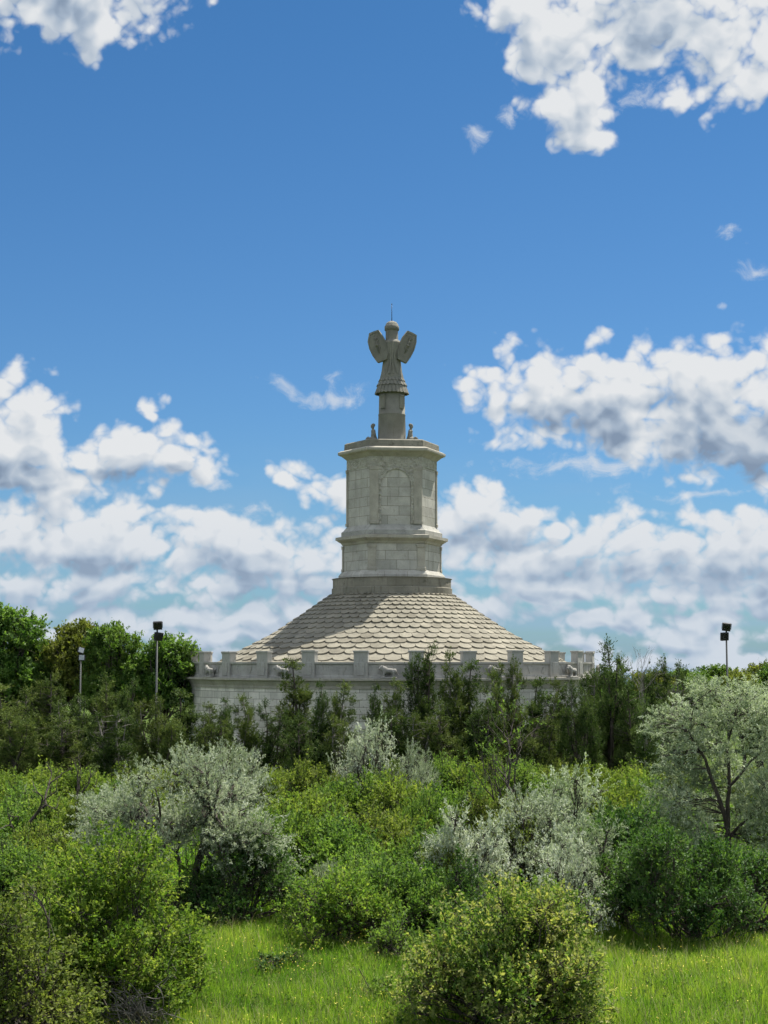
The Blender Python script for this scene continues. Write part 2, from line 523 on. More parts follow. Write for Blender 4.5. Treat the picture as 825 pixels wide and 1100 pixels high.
# parapet with carved rosettes and slanting flutes
m_ = MB(); lathe(m_, [(RD - .02, Z_CORN1 + .01), (RD - .02, Z_CORN1 + .16), (RD - .10, Z_CORN1 + .2), (RD - .10, Z_PAR - .16), (RD + .02, Z_PAR - .12), (RD + .02, Z_PAR), (RD - .55, Z_PAR), (RD - .55, 6.2)], 208, False)
NM = 26
for i in range(NM):
    for q in (-.30, -.15, .15, .30):
        a = R(5.8 + 360 / NM * (i + .5)) + q * R(360 / NM) * 1.25
        M = Matrix.Rotation(a, 4, 'Z') @ Matrix.Translation((0, -(RD - .09), Z_CORN1 + .60)) @ Matrix.Rotation(0.35 if q > 0 else -0.35, 4, 'Y')
        m_.box((0, 0, 0), (.09, .07, .55), M)
    a = R(5.8 + 360 / NM * (i + .5))
    if i % 2:
        M = Matrix.Rotation(a, 4, 'Z')
        c0, c1 = M @ Vector((0, -(RD - .12), Z_CORN1 + .62)), M @ Vector((0, -(RD - .02), Z_CORN1 + .62))
        m_.tube(c0, c1, .36, .30, 16)
m_.build('parapet', LIME_GREY, mon)
def merlon_mesh():
    mb = MB()
    mb.box((0, -(RD - .21), (Z_CORN1 + Z_MER) / 2), (1.0, .56, Z_MER - Z_CORN1 - .02))
    mb.box((0, -(RD - .20), Z_MER + .03), (1.10, .66, .14))
    mb.box((0, -(RD + .09), (Z_CORN1 + Z_PAR) / 2 + .1), (.55, .06, .9))
    return mb
mer0 = merlon_mesh().build('merlon', LIME_GREY, mon, bevel=.02)
for i in range(NM):
    o = mer0 if i == 0 else mer0.copy()
    if i: COL.objects.link(o)
    o.rotation_euler = (0, 0, R(5.8 + 360 / NM * i + random.Random(i).uniform(-.12, .12)))
    o.scale = (1, 1, 1 + random.Random(i + 50).uniform(-.006, .004))

def lion_mesh():
    """a standing stone lion facing -x, feet on z = 0"""
    mb = MB()
    mb.box((0, 0, .05), (1.15, .42, .10))
    mb.ball((.05, 0, .52), (.46, .17, .19))
    mb.ball((-.28, 0, .58), (.25, .20, .27))
    mb.ball((-.46, 0, .72), (.19, .16, .20))
    mb.ball((-.62, 0, .68), (.12, .09, .09))
    mb.ball((.40, 0, .50), (.17, .17, .20))
    for x, y in ((-.34, -.1), (-.26, .1), (.36, -.1), (.44, .1)):
        mb.tube((x, y, .06), (x + (.02 if x < 0 else -.03), y, .5), .07, .10, 8)
        mb.ball((x - .05, y, .12), (.10, .07, .06), 8)
    for y in (-.09, .09): mb.ball((-.42, y, .90), .05, 8)
    mb.tube((.54, 0, .52), (.66, 0, .25), .04, .03, 6)
    mb.tube((.66, 0, .27), (.72, 0, .18), .05, .05, 6)
    return mb
WHITE_STONE = stone('whitened_lion_stone', (0.302, 0.292, 0.261), None, 0.45)
lion0 = lion_mesh().build('lion_statue', WHITE_STONE, mon, fuse=.035)
for i in range(13):
    o = lion0 if i == 0 else lion0.copy()
    if i: COL.objects.link(o)
    a = R(-1.1 + 360 / 13 * i)
    o.location = ((RD + .30) * math.sin(a), -(RD + .30) * math.cos(a), Z_CORN1 + .005)
    o.rotation_euler = (0, 0, a)

# roof of overlapping stone scales
PROF = [(64.3, 639.5), (98, 663), (131, 684.5), (163, 700.5), (184, 711.5), (208, 723.5)]
prof = [(mr(a, b), mz(b)) for a, b in PROF]
PR = np.array(prof)
def roof_at(r):
    return float(np.interp(r, PR[:, 0], PR[:, 1]))
def roof_slope(r):
    return math.atan((roof_at(r - .6) - roof_at(r + .6)) / 1.2)
m_ = MB(); lathe(m_, [(PR[-1, 0], 6.0)] + [(r, roof_at(r) - .05) for r in np.linspace(PR[-1, 0], PR[0, 0], 24)], 132, True)
NT = 66
rr = PR[-1, 0] + .1
rows_r = []
while rr > PR[0, 0] + .1:
    rows_r.append(rr)
    rr -= rr * .062 + .045
rng = random.Random(5)
for j, r_row in enumerate(rows_r):
    pitch = (r_row * .062 + .045)
    for i in range(NT):
        a0 = 2 * PI * (i + .5 * (j % 2)) / NT
        wdt = PI / NT * (1 - rng.uniform(.005, .045))
        r0 = r_row + rng.uniform(-.03, .03) * pitch
        sl = roof_slope(r0)
        tone = [(rng.random(), rng.random())] * 4
        lift = .16 + rng.uniform(-.02, .02)
        top, bot, skirt = [], [], []
        K = 8
        for q in range(K + 1):
            t = -1 + 2 * q / K
            dip = pitch * .46 * (1 - math.sqrt(max(0, 1 - (t * .985) ** 2)))
            r_lo = r0 - dip
            r_hi = max(r0 - pitch * 1.75, PR[0, 0] - .5)
            ang = a0 + t * wdt
            h_lo, h_hi = lift + rng.uniform(-.004, .004), .01
            def P(r, hh):
                rad = r + hh * math.sin(sl)
                return (rad * math.sin(ang), -rad * math.cos(ang), roof_at(r) + hh * math.cos(sl))
            bot.append(P(r_lo, h_lo)); top.append(P(r_hi, h_hi)); skirt.append(P(r_lo, h_lo - .15))
        for q in range(K):
            m_.face([bot[q], bot[q + 1], top[q + 1], top[q]], tone, True)
            m_.face([skirt[q], skirt[q + 1], bot[q + 1], bot[q]], tone)
        m_.face([skirt[0], bot[0], top[0]], tone[:3]); m_.face([bot[K], skirt[K], top[K]], tone[:3])
m_.build('roof', TILE, mon, weld=False)

# pedestal
HEXA = [33.5, 90, 146.5, -146.5, -90, -33.5]
HROT = 6.0
def hexpts(r, z):
    return [Vector((r * math.sin(R(a + HROT)), -r * math.cos(R(a + HROT)), z)) for a in HEXA]
def hexloft(mb, prof, cap_top=True, cap_bottom=True):
    rows = [hexpts(r, z) for r, z in prof]
    s = 0
    for j in range(len(rows) - 1):
        ds = math.hypot(prof[j + 1][0] - prof[j][0], prof[j + 1][1] - prof[j][1])
        u = 0
        for i in range(6):
            k = (i + 1) % 6
            e0, e1 = (rows[j][k] - rows[j][i]).length, (rows[j + 1][k] - rows[j + 1][i]).length
            mid = u + e0 / 2
            mb.face([rows[j][i], rows[j][k], rows[j + 1][k], rows[j + 1][i]], [(mid - e0 / 2, s), (mid + e0 / 2, s), (mid + e1 / 2, s + ds), (mid - e1 / 2, s + ds)])
            u += e0
        s += ds
    if cap_top: mb.face(rows[-1], [(p.x, p.y) for p in rows[-1]])
    if cap_bottom: mb.face(rows[0][::-1], [(p.x, p.y) for p in rows[0][::-1]])
HR = lambda px, py: mr(px, py) / math.sin(R(90 - HROT))     # circumradius from a half width
def Z(z2): return mz(460 + z2 / 5.156)                        # rows read off the enlarged pedestal
def H(half, z2): return HR(half / 5.156, 460 + z2 / 5.156)

zr0, zr1 = mz(640.5), Z(838)
m_ = MB()
rb = mr(64.2, 632)
lathe(m_, [(rb - .8, zr0 - .6), (rb + .04, zr0 - .6), (rb + .04, Z(892)), (rb - .05, Z(888)), (rb - .05, Z(842)), (rb + .03, Z(840)), (rb + .03, zr1), (rb - .9, zr1 + .01)], 96, False)
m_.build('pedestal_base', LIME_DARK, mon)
m_ = MB()
hexloft(m_, [(H(296, 836), zr1 + .008), (H(296, 822), Z(822)), (H(282, 812), Z(806)), (H(272, 795), Z(795)), (H(270, 660), Z(655))]); m_.build('lower_tier', LIME, mon)
m_ = MB()
hexloft(m_, [(H(268, 660), Z(656)), (H(276, 655), Z(652)), (H(282, 645), Z(642)), (H(300, 632), Z(632)), (H(303, 628), Z(628)), (H(312, 626), Z(626)), (H(312, 608), Z(610)), (H(290, 606), Z(606))])
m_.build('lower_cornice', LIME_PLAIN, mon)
m_ = MB()
hexloft(m_, [(H(280, 606), Z(604)), (H(280, 590), Z(582)), (H(268, 575), Z(574)), (H(256, 562), Z(560)), (H(249, 556), Z(550))])
m_.build('tier_plinth', LIME_GREY, mon)
m_ = MB()
hexloft(m_, [(H(246, 556), Z(552)), (H(246, 190), Z(236))]); m_.build('upper_tier', LIME, mon)
# carved frieze
m, k, bs, out = new_mat('carved_frieze_stone')
tcn = k.add('ShaderNodeTexCoord')
cv = k.add('ShaderNodeTexVoronoi'); cv.inputs['Scale'].default_value = 5.5
k._in(cv.inputs['Vector'], tcn.outputs['Object'])
k._in(bs.inputs['Base Color'], k.mix(k.smooth(k.noise(tcn.outputs['Object'], 2.2, 7, .65), .35, .7), (.42, .40, .34, 1), (.28, .265, .22, 1)))
bs.inputs['Roughness'].default_value = .95
bp = k.add('ShaderNodeBump'); bp.inputs['Distance'].default_value = .2; bp.inputs['Strength'].default_value = .6
k._in(bp.inputs['Height'], k.math('ADD', cv.outputs['Distance'], k.noise(tcn.outputs['Object'], 7, 5, .6)))
k._in(bs.inputs['Normal'], bp.outputs[0])
FRIEZE = m
m_ = MB()
hexloft(m_, [(H(250, 236), Z(236) - .01), (H(250, 190), Z(182))]); m_.build('frieze', FRIEZE, mon)
m_ = MB()
hexloft(m_, [(H(248, 190), Z(185)), (H(255, 188), Z(180)), (H(266, 178), Z(172)), (H(276, 168), Z(164)), (H(296, 160), Z(156)), (H(299, 158), Z(150)), (H(299, 140), Z(141)), (H(280, 134), Z(132))])
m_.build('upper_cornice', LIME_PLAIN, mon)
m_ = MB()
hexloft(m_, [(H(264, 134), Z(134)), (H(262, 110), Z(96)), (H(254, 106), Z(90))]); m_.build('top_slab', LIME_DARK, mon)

def pilaster(corner, r_in, z0, z1, wa, wb, proud, name='pilaster'):
    P = hexpts(r_in, 0)
    V, A, B = P[corner], P[(corner - 1) % 6], P[(corner + 1) % 6]
    e1, e2 = (A - V).normalized(), (B - V).normalized()
    n1 = Vector((-e1.y, e1.x, 0)); n1 = n1 if n1.dot(V) > 0 else -n1
    n2 = Vector((-e2.y, e2.x, 0)); n2 = n2 if n2.dot(V) > 0 else -n2
    bis = (n1 + n2).normalized()
    Vo = V + bis * (proud / bis.dot(n1))
    def ring(z, ex, wx=0.0):
        Vx = V + bis * ((proud + ex) / bis.dot(n1))
        return [p + Vector((0, 0, z)) for p in (V + e1 * (wa + wx) - n1 * .05, V + e1 * (wa + wx) + n1 * (proud + ex), Vx, V + e2 * (wb + wx) + n2 * (proud + ex), V + e2 * (wb + wx) - n2 * .05)]
    mb = MB()
    hh = z1 - z0
    prf = [(z0, .05, .05), (z0 + .22, .05, .05), (z0 + .26, 0, 0), (z1 - .30, 0, 0), (z1 - .26, .04, .04), (z1, .05, .05)]
    rows = [ring(*p) for p in prf]
    for j in range(len(rows) - 1):
        for i in range(4):
            mb.face([rows[j][i], rows[j][i + 1], rows[j + 1][i + 1], rows[j + 1][i]])
    mb.face(rows[-1]); mb.face(rows[0][::-1])
    return mb.build(name, LIME_PLAIN, mon)
PW = ((.58, .07), (.14, .14), (.07, .58), (.58, .07), (.14, .14), (.07, .58))
for c in range(6):
    pilaster(c, H(246, 400), Z(548), Z(237), PW[c][0], PW[c][1], .09)
    pilaster(c, H(270, 720), Z(800), Z(657), PW[c][0] * .95, PW[c][1] * .95, .08)

# arch surrounds on the front and the back face
def arch(face):
    P = hexpts(H(246, 400), 0)
    A, B = P[face], P[(face + 1) % 6]
    if face == 5: pass
    e = (B - A).normalized()
    n = Vector((e.y, -e.x, 0))
    n = n if n.dot((A + B) / 2) > 0 else -n
    wid = (B - A).length
    u0, u1 = .50, wid - .50
    zs, zt, ztop = Z(345), Z(252), Z(238)
    zb = Z(548)
    pr = .07
    inner = .30
    ua, ub = u0 + inner, u1 - inner
    cu, ru = (ua + ub) / 2, (ub - ua) / 2
    def W(u, z, d): return A + e * u + n * d + Vector((0, 0, z))
    mb = MB()
    K = 24
    arc = [(cu - ru * math.cos(PI * i / K), zs + (zt - zs) * math.sin(PI * i / K)) for i in range(K + 1)]
    arc = [(ua, zb)] + arc + [(ub, zb)]
    outer = [(u0, zb), (u0, zs)] + [(max(u0, min(u1, u)), ztop) for u, z in arc[2:-2]] + [(u1, zs), (u1, zb)]
    outer[2] = (u0, ztop); outer[-3] = (u1, ztop)
    for i in range(len(arc) - 1):
        (a, za), (b, zb_), (c, zc), (d_, zd) = arc[i], arc[i + 1], outer[i + 1], outer[i]
        mb.face([W(a, za, pr), W(b, zb_, pr), W(c, zc, pr), W(d_, zd, pr)])
        mb.face([W(a, za, -.03), W(b, zb_, -.03), W(b, zb_, pr), W(a, za, pr)])
        # raised rim along the arch
        def off(u, z, s_):
            vx, vz = u - cu, max(z - zs, 0.0)
            l = math.hypot(vx, vz) or 1
            return (u + vx / l * s_, z + vz / l * s_)
        o1, o2 = off(a, za, .13), off(b, zb_, .13)
        mb.face([W(a, za, pr + .04), W(b, zb_, pr + .04), W(*o2, pr + .04), W(*o1, pr + .04)])
        mb.face([W(a, za, pr), W(b, zb_, pr), W(b, zb_, pr + .04), W(a, za, pr + .04)])
        mb.face([W(*o2, pr), W(*o1, pr), W(*o1, pr + .04), W(*o2, pr + .04)])
    mb.build('arch_surround', FRIEZE, mon)
for f in (5, 2): arch(f)

# the trophy: a tree trunk dressed in armour
def TZ(z3): return mz(320 + z3 / 6.87)
def TR(half, z3): return mr(half / 6.87, 320 + z3 / 6.87)
m_ = MB()
lathe(m_, [(TR(108, 1070), Z(92)), (TR(108, 1070), TZ(1062)), (TR(103, 1060), TZ(1054)), (TR(102, 1000), TZ(1000)), (TR(99, 870), TZ(872)), (TR(101, 868), TZ(868)), (TR(101, 862), TZ(862)), (TR(97, 860), TZ(860)), (TR(94, 700), TZ(690))], 40)
m_.build('trophy_trunk', TROPHY, mon)
# skirt: three tiers of leather straps
def strap_tier(r0, z0, r1, z1, n, ph, th=.09):
    mb = MB()
    for i in range(n):
        a0, a1 = 2 * PI * (i + ph + .06) / n, 2 * PI * (i + ph + .94) / n
        K = 3
        for d_ in range(1):
            rowt = [(r0 * math.sin(a0 + (a1 - a0) * q / K), -r0 * math.cos(a0 + (a1 - a0) * q / K), z0) for q in range(K + 1)]
            bulge = [0, .05, .05, 0]
            rowb = [((r1 + th) * math.sin(a0 + (a1 - a0) * q / K), -(r1 + th) * math.cos(a0 + (a1 - a0) * q / K), z1 - bulge[q]) for q in range(K + 1)]
            inb = [((r1 - .05) * math.sin(a0 + (a1 - a0) * q / K), -(r1 - .05) * math.cos(a0 + (a1 - a0) * q / K), z1 - bulge[q]) for q in range(K + 1)]
            for q in range(K):
                mb.face([rowb[q], rowb[q + 1], rowt[q + 1], rowt[q]])
                mb.face([inb[q + 1], rowb[q + 1], rowb[q], inb[q]][::-1])
            mb.face([rowb[0], rowt[0], inb[0]]); mb.face([rowb[K], inb[K], rowt[K]])
    return mb
for (a, b, c, d_, n, ph) in ((82, 586, 92, 616, 24, 0), (90, 612, 106, 650, 24, .5), (104, 646, 119, 708, 26, 0)):
    mb = strap_tier(TR(a, b), TZ(b), TR(c, d_), TZ(d_), n, ph)
    lathe(mb, [(TR(90, d_), TZ(d_ - 6)), (TR(c - 4, d_), TZ(d_ - 8)), (TR(a, b), TZ(b - 4)), (TR(a - 12, b), TZ(b - 6))], 40)
    mb.build('strap_skirt', TROPHY, mon, weld=False)
m_ = MB()
lathe(m_, [(TR(70, 600), TZ(604)), (TR(88, 594), TZ(596)), (TR(86, 585), TZ(584)), (TR(77, 550), TZ(550)), (TR(70, 500), TZ(500)), (TR(66, 470), TZ(465)), (TR(70, 420), TZ(420)), (TR(76, 370), TZ(370)), (TR(74, 335), TZ(335)), (TR(60, 318), TZ(318)), (TR(46, 310), TZ(311))], 36)
# folds of the cloak over the cuirass
for i, (a, w_) in enumerate(((-32, .10), (-12, .13), (8, .11), (28, .12))):
    t = R(a)
    m_.tube((TR(70, 330) * math.sin(t), -TR(70, 330) * math.cos(t), TZ(335)), (TR(62, 470) * math.sin(t * .5), -TR(66, 470) * math.cos(t * .5), TZ(470)), w_, w_ * .6, 8)
    m_.tube((TR(62, 470) * math.sin(t * .5), -TR(66, 470) * math.cos(t * .5), TZ(470)), (TR(80, 575) * math.sin(t * 1.1), -TR(81, 575) * math.cos(t * 1.1), TZ(575)), w_ * .6, w_ * .9, 8)
m_.build('cuirass', TROPHY, mon, weld=False)
# arms of the cross beam that carry the shields
m_ = MB()
for s in (-1, 1):
    m_.tube((s * TR(40, 370), 0, TZ(400)), (s * TR(120, 350), 0, TZ(350)), .42, .30, 12)
m_.build('cross_beam', TROPHY, mon)
m_ = MB()
lathe(m_, [(TR(50, 322), TZ(322)), (TR(46, 315), TZ(314)), (TR(46, 240), TZ(236))], 28); m_.build('helmet_neck_guard', TROPHY, mon)
m_ = MB()
lathe(m_, [(TR(44, 242), TZ(244)), (TR(54, 240), TZ(240)), (TR(54, 214), TZ(212)), (TR(49, 208), TZ(208)), (TR(46, 195), TZ(196)), (TR(36, 182), TZ(183)), (TR(20, 174), TZ(174)), (.02, TZ(172))], 28)
m_.build('helmet', TROPHY, mon)
m_ = MB(); m_.tube((0, 0, TZ(178)), (0, 0, TZ(48)), .035, .018, 6); m_.ball((0, 0, TZ(46)), .05, 8)
m_.build('lightning_rod', plain('dark_iron_rod', (.06, .06, .065), .5, .8), mon)
for s, xs in ((-1, (195, 240)), (1, (340, 372))):
    m_ = MB()
    c = (xs[0] + xs[1]) / 2 - 284
    t = math.asin(max(-1, min(1, c / 100)))
    w_ = TR(21, 780)
    rad = TR(98, 780)
    M = Matrix.Rotation(t, 4, 'Z')
    m_.box((0, -rad, (TZ(722) + TZ(828)) / 2), (w_ * 2, .16, TZ(722) - TZ(828)), M)
    m_.box((0, -rad - .03, TZ(735)), (w_ * 2.1, .20, .14), M)
    m_.build('greave', TROPHY, mon, bevel=.03)
# shields: long six sided plates with a carved emblem
def shield(pts, dtilt):
    cx = sum(p[0] for p in pts) / len(pts)
    s = -1 if cx < 284 else 1
    front, back = [], []
    for (x, z) in pts:
        X = TR(1, z) * (x - 284)
        yy = -(.62 - dtilt * (abs(X) - .9))
        front.append(Vector((X, yy, TZ(z))))
    c = sum(front, Vector()) / len(front)
    n = (front[1] - front[0]).cross(front[2] - front[0]).normalized()
    if n.y > 0: n = -n
    back = [p - n * .36 for p in front]
    mb = MB()
    L = len(front)
    for i in range(L):
        k = (i + 1) % L
        mb.face([front[i], front[k], back[k], back[i]])
        inn_i, inn_k = front[i].lerp(c, .13), front[k].lerp(c, .13)
        mb.face([front[i], front[k], inn_k, inn_i])
        ii, kk = inn_i - n * .05, inn_k - n * .05
        mb.face([inn_i, inn_k, kk, ii])
        mb.face([ii, kk, c - n * .03])
    mb.face(back)
    bmf = mb.build('shield', TROPHY, mon, weld=True)
    em = MB()
    top, bot = front[1], (front[6] + front[7]) / 2
    ax = (top - bot).normalized()
    sd = ax.cross(n)
    em.tube(c - ax * .72 + n * .0, c + ax * .72 + n * .0, .035, .035, 6)
    for q in (-.45, -.15, .15, .45):
        for ss in (-1, 1):
            em.tube(c + ax * q, c + ax * (q + .20) + sd * ss * .22, .04, .02, 6)
    em.ball(c + n * .02, .13, 10)
    em.build('shield_emblem', TROPHY, bmf)
for dx in (0,):
    shield([(116, 266), (150, 254), (184, 246), (214, 294), (240, 350), (254, 420), (246, 466), (176, 486), (144, 440), (118, 386), (105, 328)], .35)
    shield([(402, 250), (436, 262), (468, 278), (466, 335), (450, 392), (424, 444), (394, 490), (326, 462), (328, 410), (344, 346), (370, 294)], .35)

# seated captives on the slab at the foot of the trunk
def captive_mesh():
    mb = MB()
    mb.ball((0, 0, .24), (.40, .36, .27))
    mb.ball((0, .04, .58), (.24, .19, .34))
    mb.ball((0, .02, .86), (.27, .17, .14))
    mb.tube((0, 0, .90), (0, -.02, 1.08), .085, .08, 8)
    mb.ball((0, -.03, 1.20), (.13, .15, .17))
    mb.ball((0, .02, 1.28), (.14, .15, .12))
    for s in (-1, 1):
        mb.tube((s * .14, -.02, .20), (s * .20, -.42, .42), .13, .10, 8)
        mb.tube((s * .20, -.42, .42), (s * .17, -.46, .02), .10, .065, 8)
        mb.ball((s * .17, -.54, .06), (.07, .14, .06), 8)
        mb.tube((s * .26, .02, .86), (s * .31, .12, .56), .085, .07, 8)
        mb.tube((s * .31, .12, .56), (s * .06, .24, .42), .07, .05, 8)
    return mb
cap0 = captive_mesh().build('captive_statue', TROPHY, mon, fuse=.04)
ztop = Z(90)
for i, a in enumerate((-84, 84, 180)):
    o = cap0 if i == 0 else cap0.copy()
    if i: COL.objects.link(o)
    rr_ = TR(140, 1040)
    o.location = (rr_ * math.sin(R(a)), -rr_ * math.cos(R(a)), ztop)
    o.rotation_euler = (0, 0, R(a))
    o.scale = (1.15, 1.15, 1.22)

# ------------------------------------------------------------------ floodlight masts
MAST = plain('galvanised_mast', (.045, .05, .05), .6, .2)
BLACK = plain('black_lamp_housing', (.018, .018, .02), .45)
GLASS = plain('lamp_glass', (.30, .32, .34), .12)
def floodlight_mast(px, py_top, Y, label, heads, hs=1.0):
    p = pix(px, py_top, Y)
    hgt = p.z
    root = empty('floodlight_mast', (p.x, Y, 0))
    tag(root, label, 'floodlight', 'floodlight masts around the monument')
    mb = MB()
    mb.tube((0, 0, -.2), (0, 0, hgt * .5), .095, .075, 12); mb.tube((0, 0, hgt * .5), (0, 0, hgt - .25), .075, .055, 12)
    mb.tube((0, 0, 0), (0, 0, .5), .14, .13, 12)
    mb.build('pole', MAST, root)
    for dz in (1.0, .22):
        mb = MB(); mb.box((0, 0, hgt - dz), (.26, .10, .08)); mb.build('bracket', MAST, root)
    for (dx, dz, ry, rx, rz) in heads:
        M = Matrix.Translation((dx, -.10, hgt + dz)) @ Matrix.Rotation(R(rz), 4, 'Z') @ Matrix.Rotation(R(rx), 4, 'X') @ Matrix.Rotation(R(ry), 4, 'Y') @ Matrix.Scale(hs, 4)
        mb = MB()
        mb.box((0, 0, 0), (.56, .20, .54), M)
        for q in range(-2, 3): mb.box((q * .10, .13, 0), (.03, .07, .44), M)
        for s in (-1, 1): mb.box((s * .305, .02, -.05), (.03, .06, .42), M)
        hd = mb.build('floodlight', BLACK, root, bevel=.012)
        mb = MB(); mb.box((0, -.106, 0), (.48, .012, .46), M); mb.build('lens', GLASS, hd)
floodlight_mast(169, 667, 101, 'dark floodlight mast standing between the leafy trees and the drum wall', [(.05, -.30, 3, 200, 12), (.10, -1.02, -4, 190, 30)])
floodlight_mast(780, 669, 104, 'dark floodlight mast rising alone behind the silver tree', [(0, -.28, -8, 196, -14), (-.15, -.92, 4, 188, 24)])
floodlight_mast(87, 695, 116, 'pale floodlight mast half sunk in the broadleaf trees, smallest of the three', [(.02, -.25, 18, -14, 30), (.10, -.80, 0, -10, 0)], .8)

# ------------------------------------------------------------------ plants
def leaf_mat(name, cols, trans=0.42, rough=0.6, spec=0.10, hue_var=0.06):
    """cols: three base colours a leaf can have; each leaf and each shoot picks its own"""
    m, k, bs, out = new_mat(name)
    at = k.add('ShaderNodeAttribute', attribute_name='tint')
    oi = k.add('ShaderNodeObjectInfo')
    geo = k.add('ShaderNodeNewGeometry')
    patch = k.noise(geo.outputs['Position'], 0.75, 3, 0.6)      # shoots of different age and kind grow through one another
    f = k.math('ADD', at.outputs['Fac'], k.math('ADD', k.math('MULTIPLY_ADD', oi.outputs['Random'], 0.2, -0.1), k.math('MULTIPLY_ADD', patch, 1.3, -0.65)), clamp=True)
    c = k.ramp(f, [(0.08, cols[0]), (0.5, cols[1]), (0.92, cols[2])])
    h = k.add('ShaderNodeHueSaturation')
    k._in(h.inputs['Hue'], k.math('MULTIPLY_ADD', oi.outputs['Random'], hue_var * .35, 0.5 - hue_var * .175))
    k._in(h.inputs['Color'], c)
    k._in(bs.inputs['Base Color'], h.outputs[0])
    bs.inputs['Roughness'].default_value = rough
    bs.inputs['Specular IOR Level'].default_value = spec
    tr = k.add('ShaderNodeBsdfTranslucent')
    warm = k.mix(1.0, h.outputs[0], (1.5, 1.6, 0.7, 1) if trans > .32 else (1.25, 1.35, .9, 1), 'MULTIPLY')
    k._in(tr.inputs['Color'], warm)
    mx = k.add('ShaderNodeMixShader')
    mx.inputs[0].default_value = trans
    k.t.links.new(bs.outputs[0], mx.inputs[1]); k.t.links.new(tr.outputs[0], mx.inputs[2])
    k.t.links.new(mx.outputs[0], out.inputs[0])
    return m

def bark(name, a, b):
    m, k, bs, out = new_mat(name)
    tcn = k.add('ShaderNodeTexCoord')
    n = k.noise(k.vec('MULTIPLY', tcn.outputs['Object'], (9, 9, 2)), 1.0, 6, .65)
    k._in(bs.inputs['Base Color'], k.mix(k.smooth(n, .3, .7), (*a, 1), (*b, 1)))
    bs.inputs['Roughness'].default_value = .95
    bp = k.add('ShaderNodeBump'); bp.inputs['Distance'].default_value = .05
    k._in(bp.inputs['Height'], n); k._in(bs.inputs['Normal'], bp.outputs[0])
    return m
BARK = bark('dark_bark', (.035, .028, .022), (.085, .07, .055))
BARK_GREY = bark('grey_dead_bark', (.10, .09, .08), (.24, .22, .19))

def tubes(polys, k=5):
    """polys: list of (points, radii); returns vertices and quads of all of them together"""
    V, Fq = [], []
    n0 = 0
    for pts, rad in polys:
        pts = np.asarray(pts, float); rad = np.asarray(rad, float)
        t = np.gradient(pts, axis=0)
        t /= np.linalg.norm(t, axis=1, keepdims=True) + 1e-9
        ref = np.where(np.abs(t[:, 2:3]) < .9, np.array([[0, 0, 1.]]), np.array([[1., 0, 0]]))
        a = np.cross(t, ref); a /= np.linalg.norm(a, axis=1, keepdims=True) + 1e-9
        b = np.cross(t, a)
        ang = np.arange(k) * 2 * PI / k
        ring = pts[:, None, :] + rad[:, None, None] * (a[:, None, :] * np.cos(ang)[None, :, None] + b[:, None, :] * np.sin(ang)[None, :, None])
        V.append(ring.reshape(-1, 3))
        n = len(pts)
        i, j = np.meshgrid(np.arange(n - 1), np.arange(k), indexing='ij')
        j2 = (j + 1) % k
        Fq.append(np.stack([n0 + i * k + j, n0 + i * k + j2, n0 + (i + 1) * k + j2, n0 + (i + 1) * k + j], -1).reshape(-1, 4))
        n0 += n * k
    return np.concatenate(V), np.concatenate(Fq)

def quads_mesh(name, V, Fq, mat, tint=None, smooth=False):
    me = bpy.data.meshes.new(name)
    me.vertices.add(len(V)); me.loops.add(len(Fq) * 4); me.polygons.add(len(Fq))
    me.vertices.foreach_set('co', np.ascontiguousarray(V, dtype=np.float32).ravel())
    me.loops.foreach_set('vertex_index', np.ascontiguousarray(Fq, dtype=np.int32).ravel())
    me.polygons.foreach_set('loop_start', np.arange(len(Fq), dtype=np.int32) * 4)
    if smooth: me.polygons.foreach_set('use_smooth', np.ones(len(Fq), dtype=bool))
    me.update(calc_edges=True)
    if tint is not None:
        a = me.attributes.new('tint', 'FLOAT', 'FACE')
        a.data.foreach_set('value', np.ascontiguousarray(tint, dtype=np.float32))
    me.materials.append(mat)
    return me

def unit(a): return a / (np.linalg.norm(a, axis=-1, keepdims=True) + 1e-9)

def curve(p0, p1, n, rng, wob, sag=0.0):
    p0, p1 = np.asarray(p0, float), np.asarray(p1, float)
    t = np.linspace(0, 1, n)[:, None]
    L = np.linalg.norm(p1 - p0)
    k = rng.normal(0, wob * L, (2, 3))
    return p0 + (p1 - p0) * t + np.sin(t * PI) * k[0] + np.sin(t * 2 * PI) * k[1] * .5 + np.array([0, 0, 1.]) * (np.sin(t * PI) * sag * L)

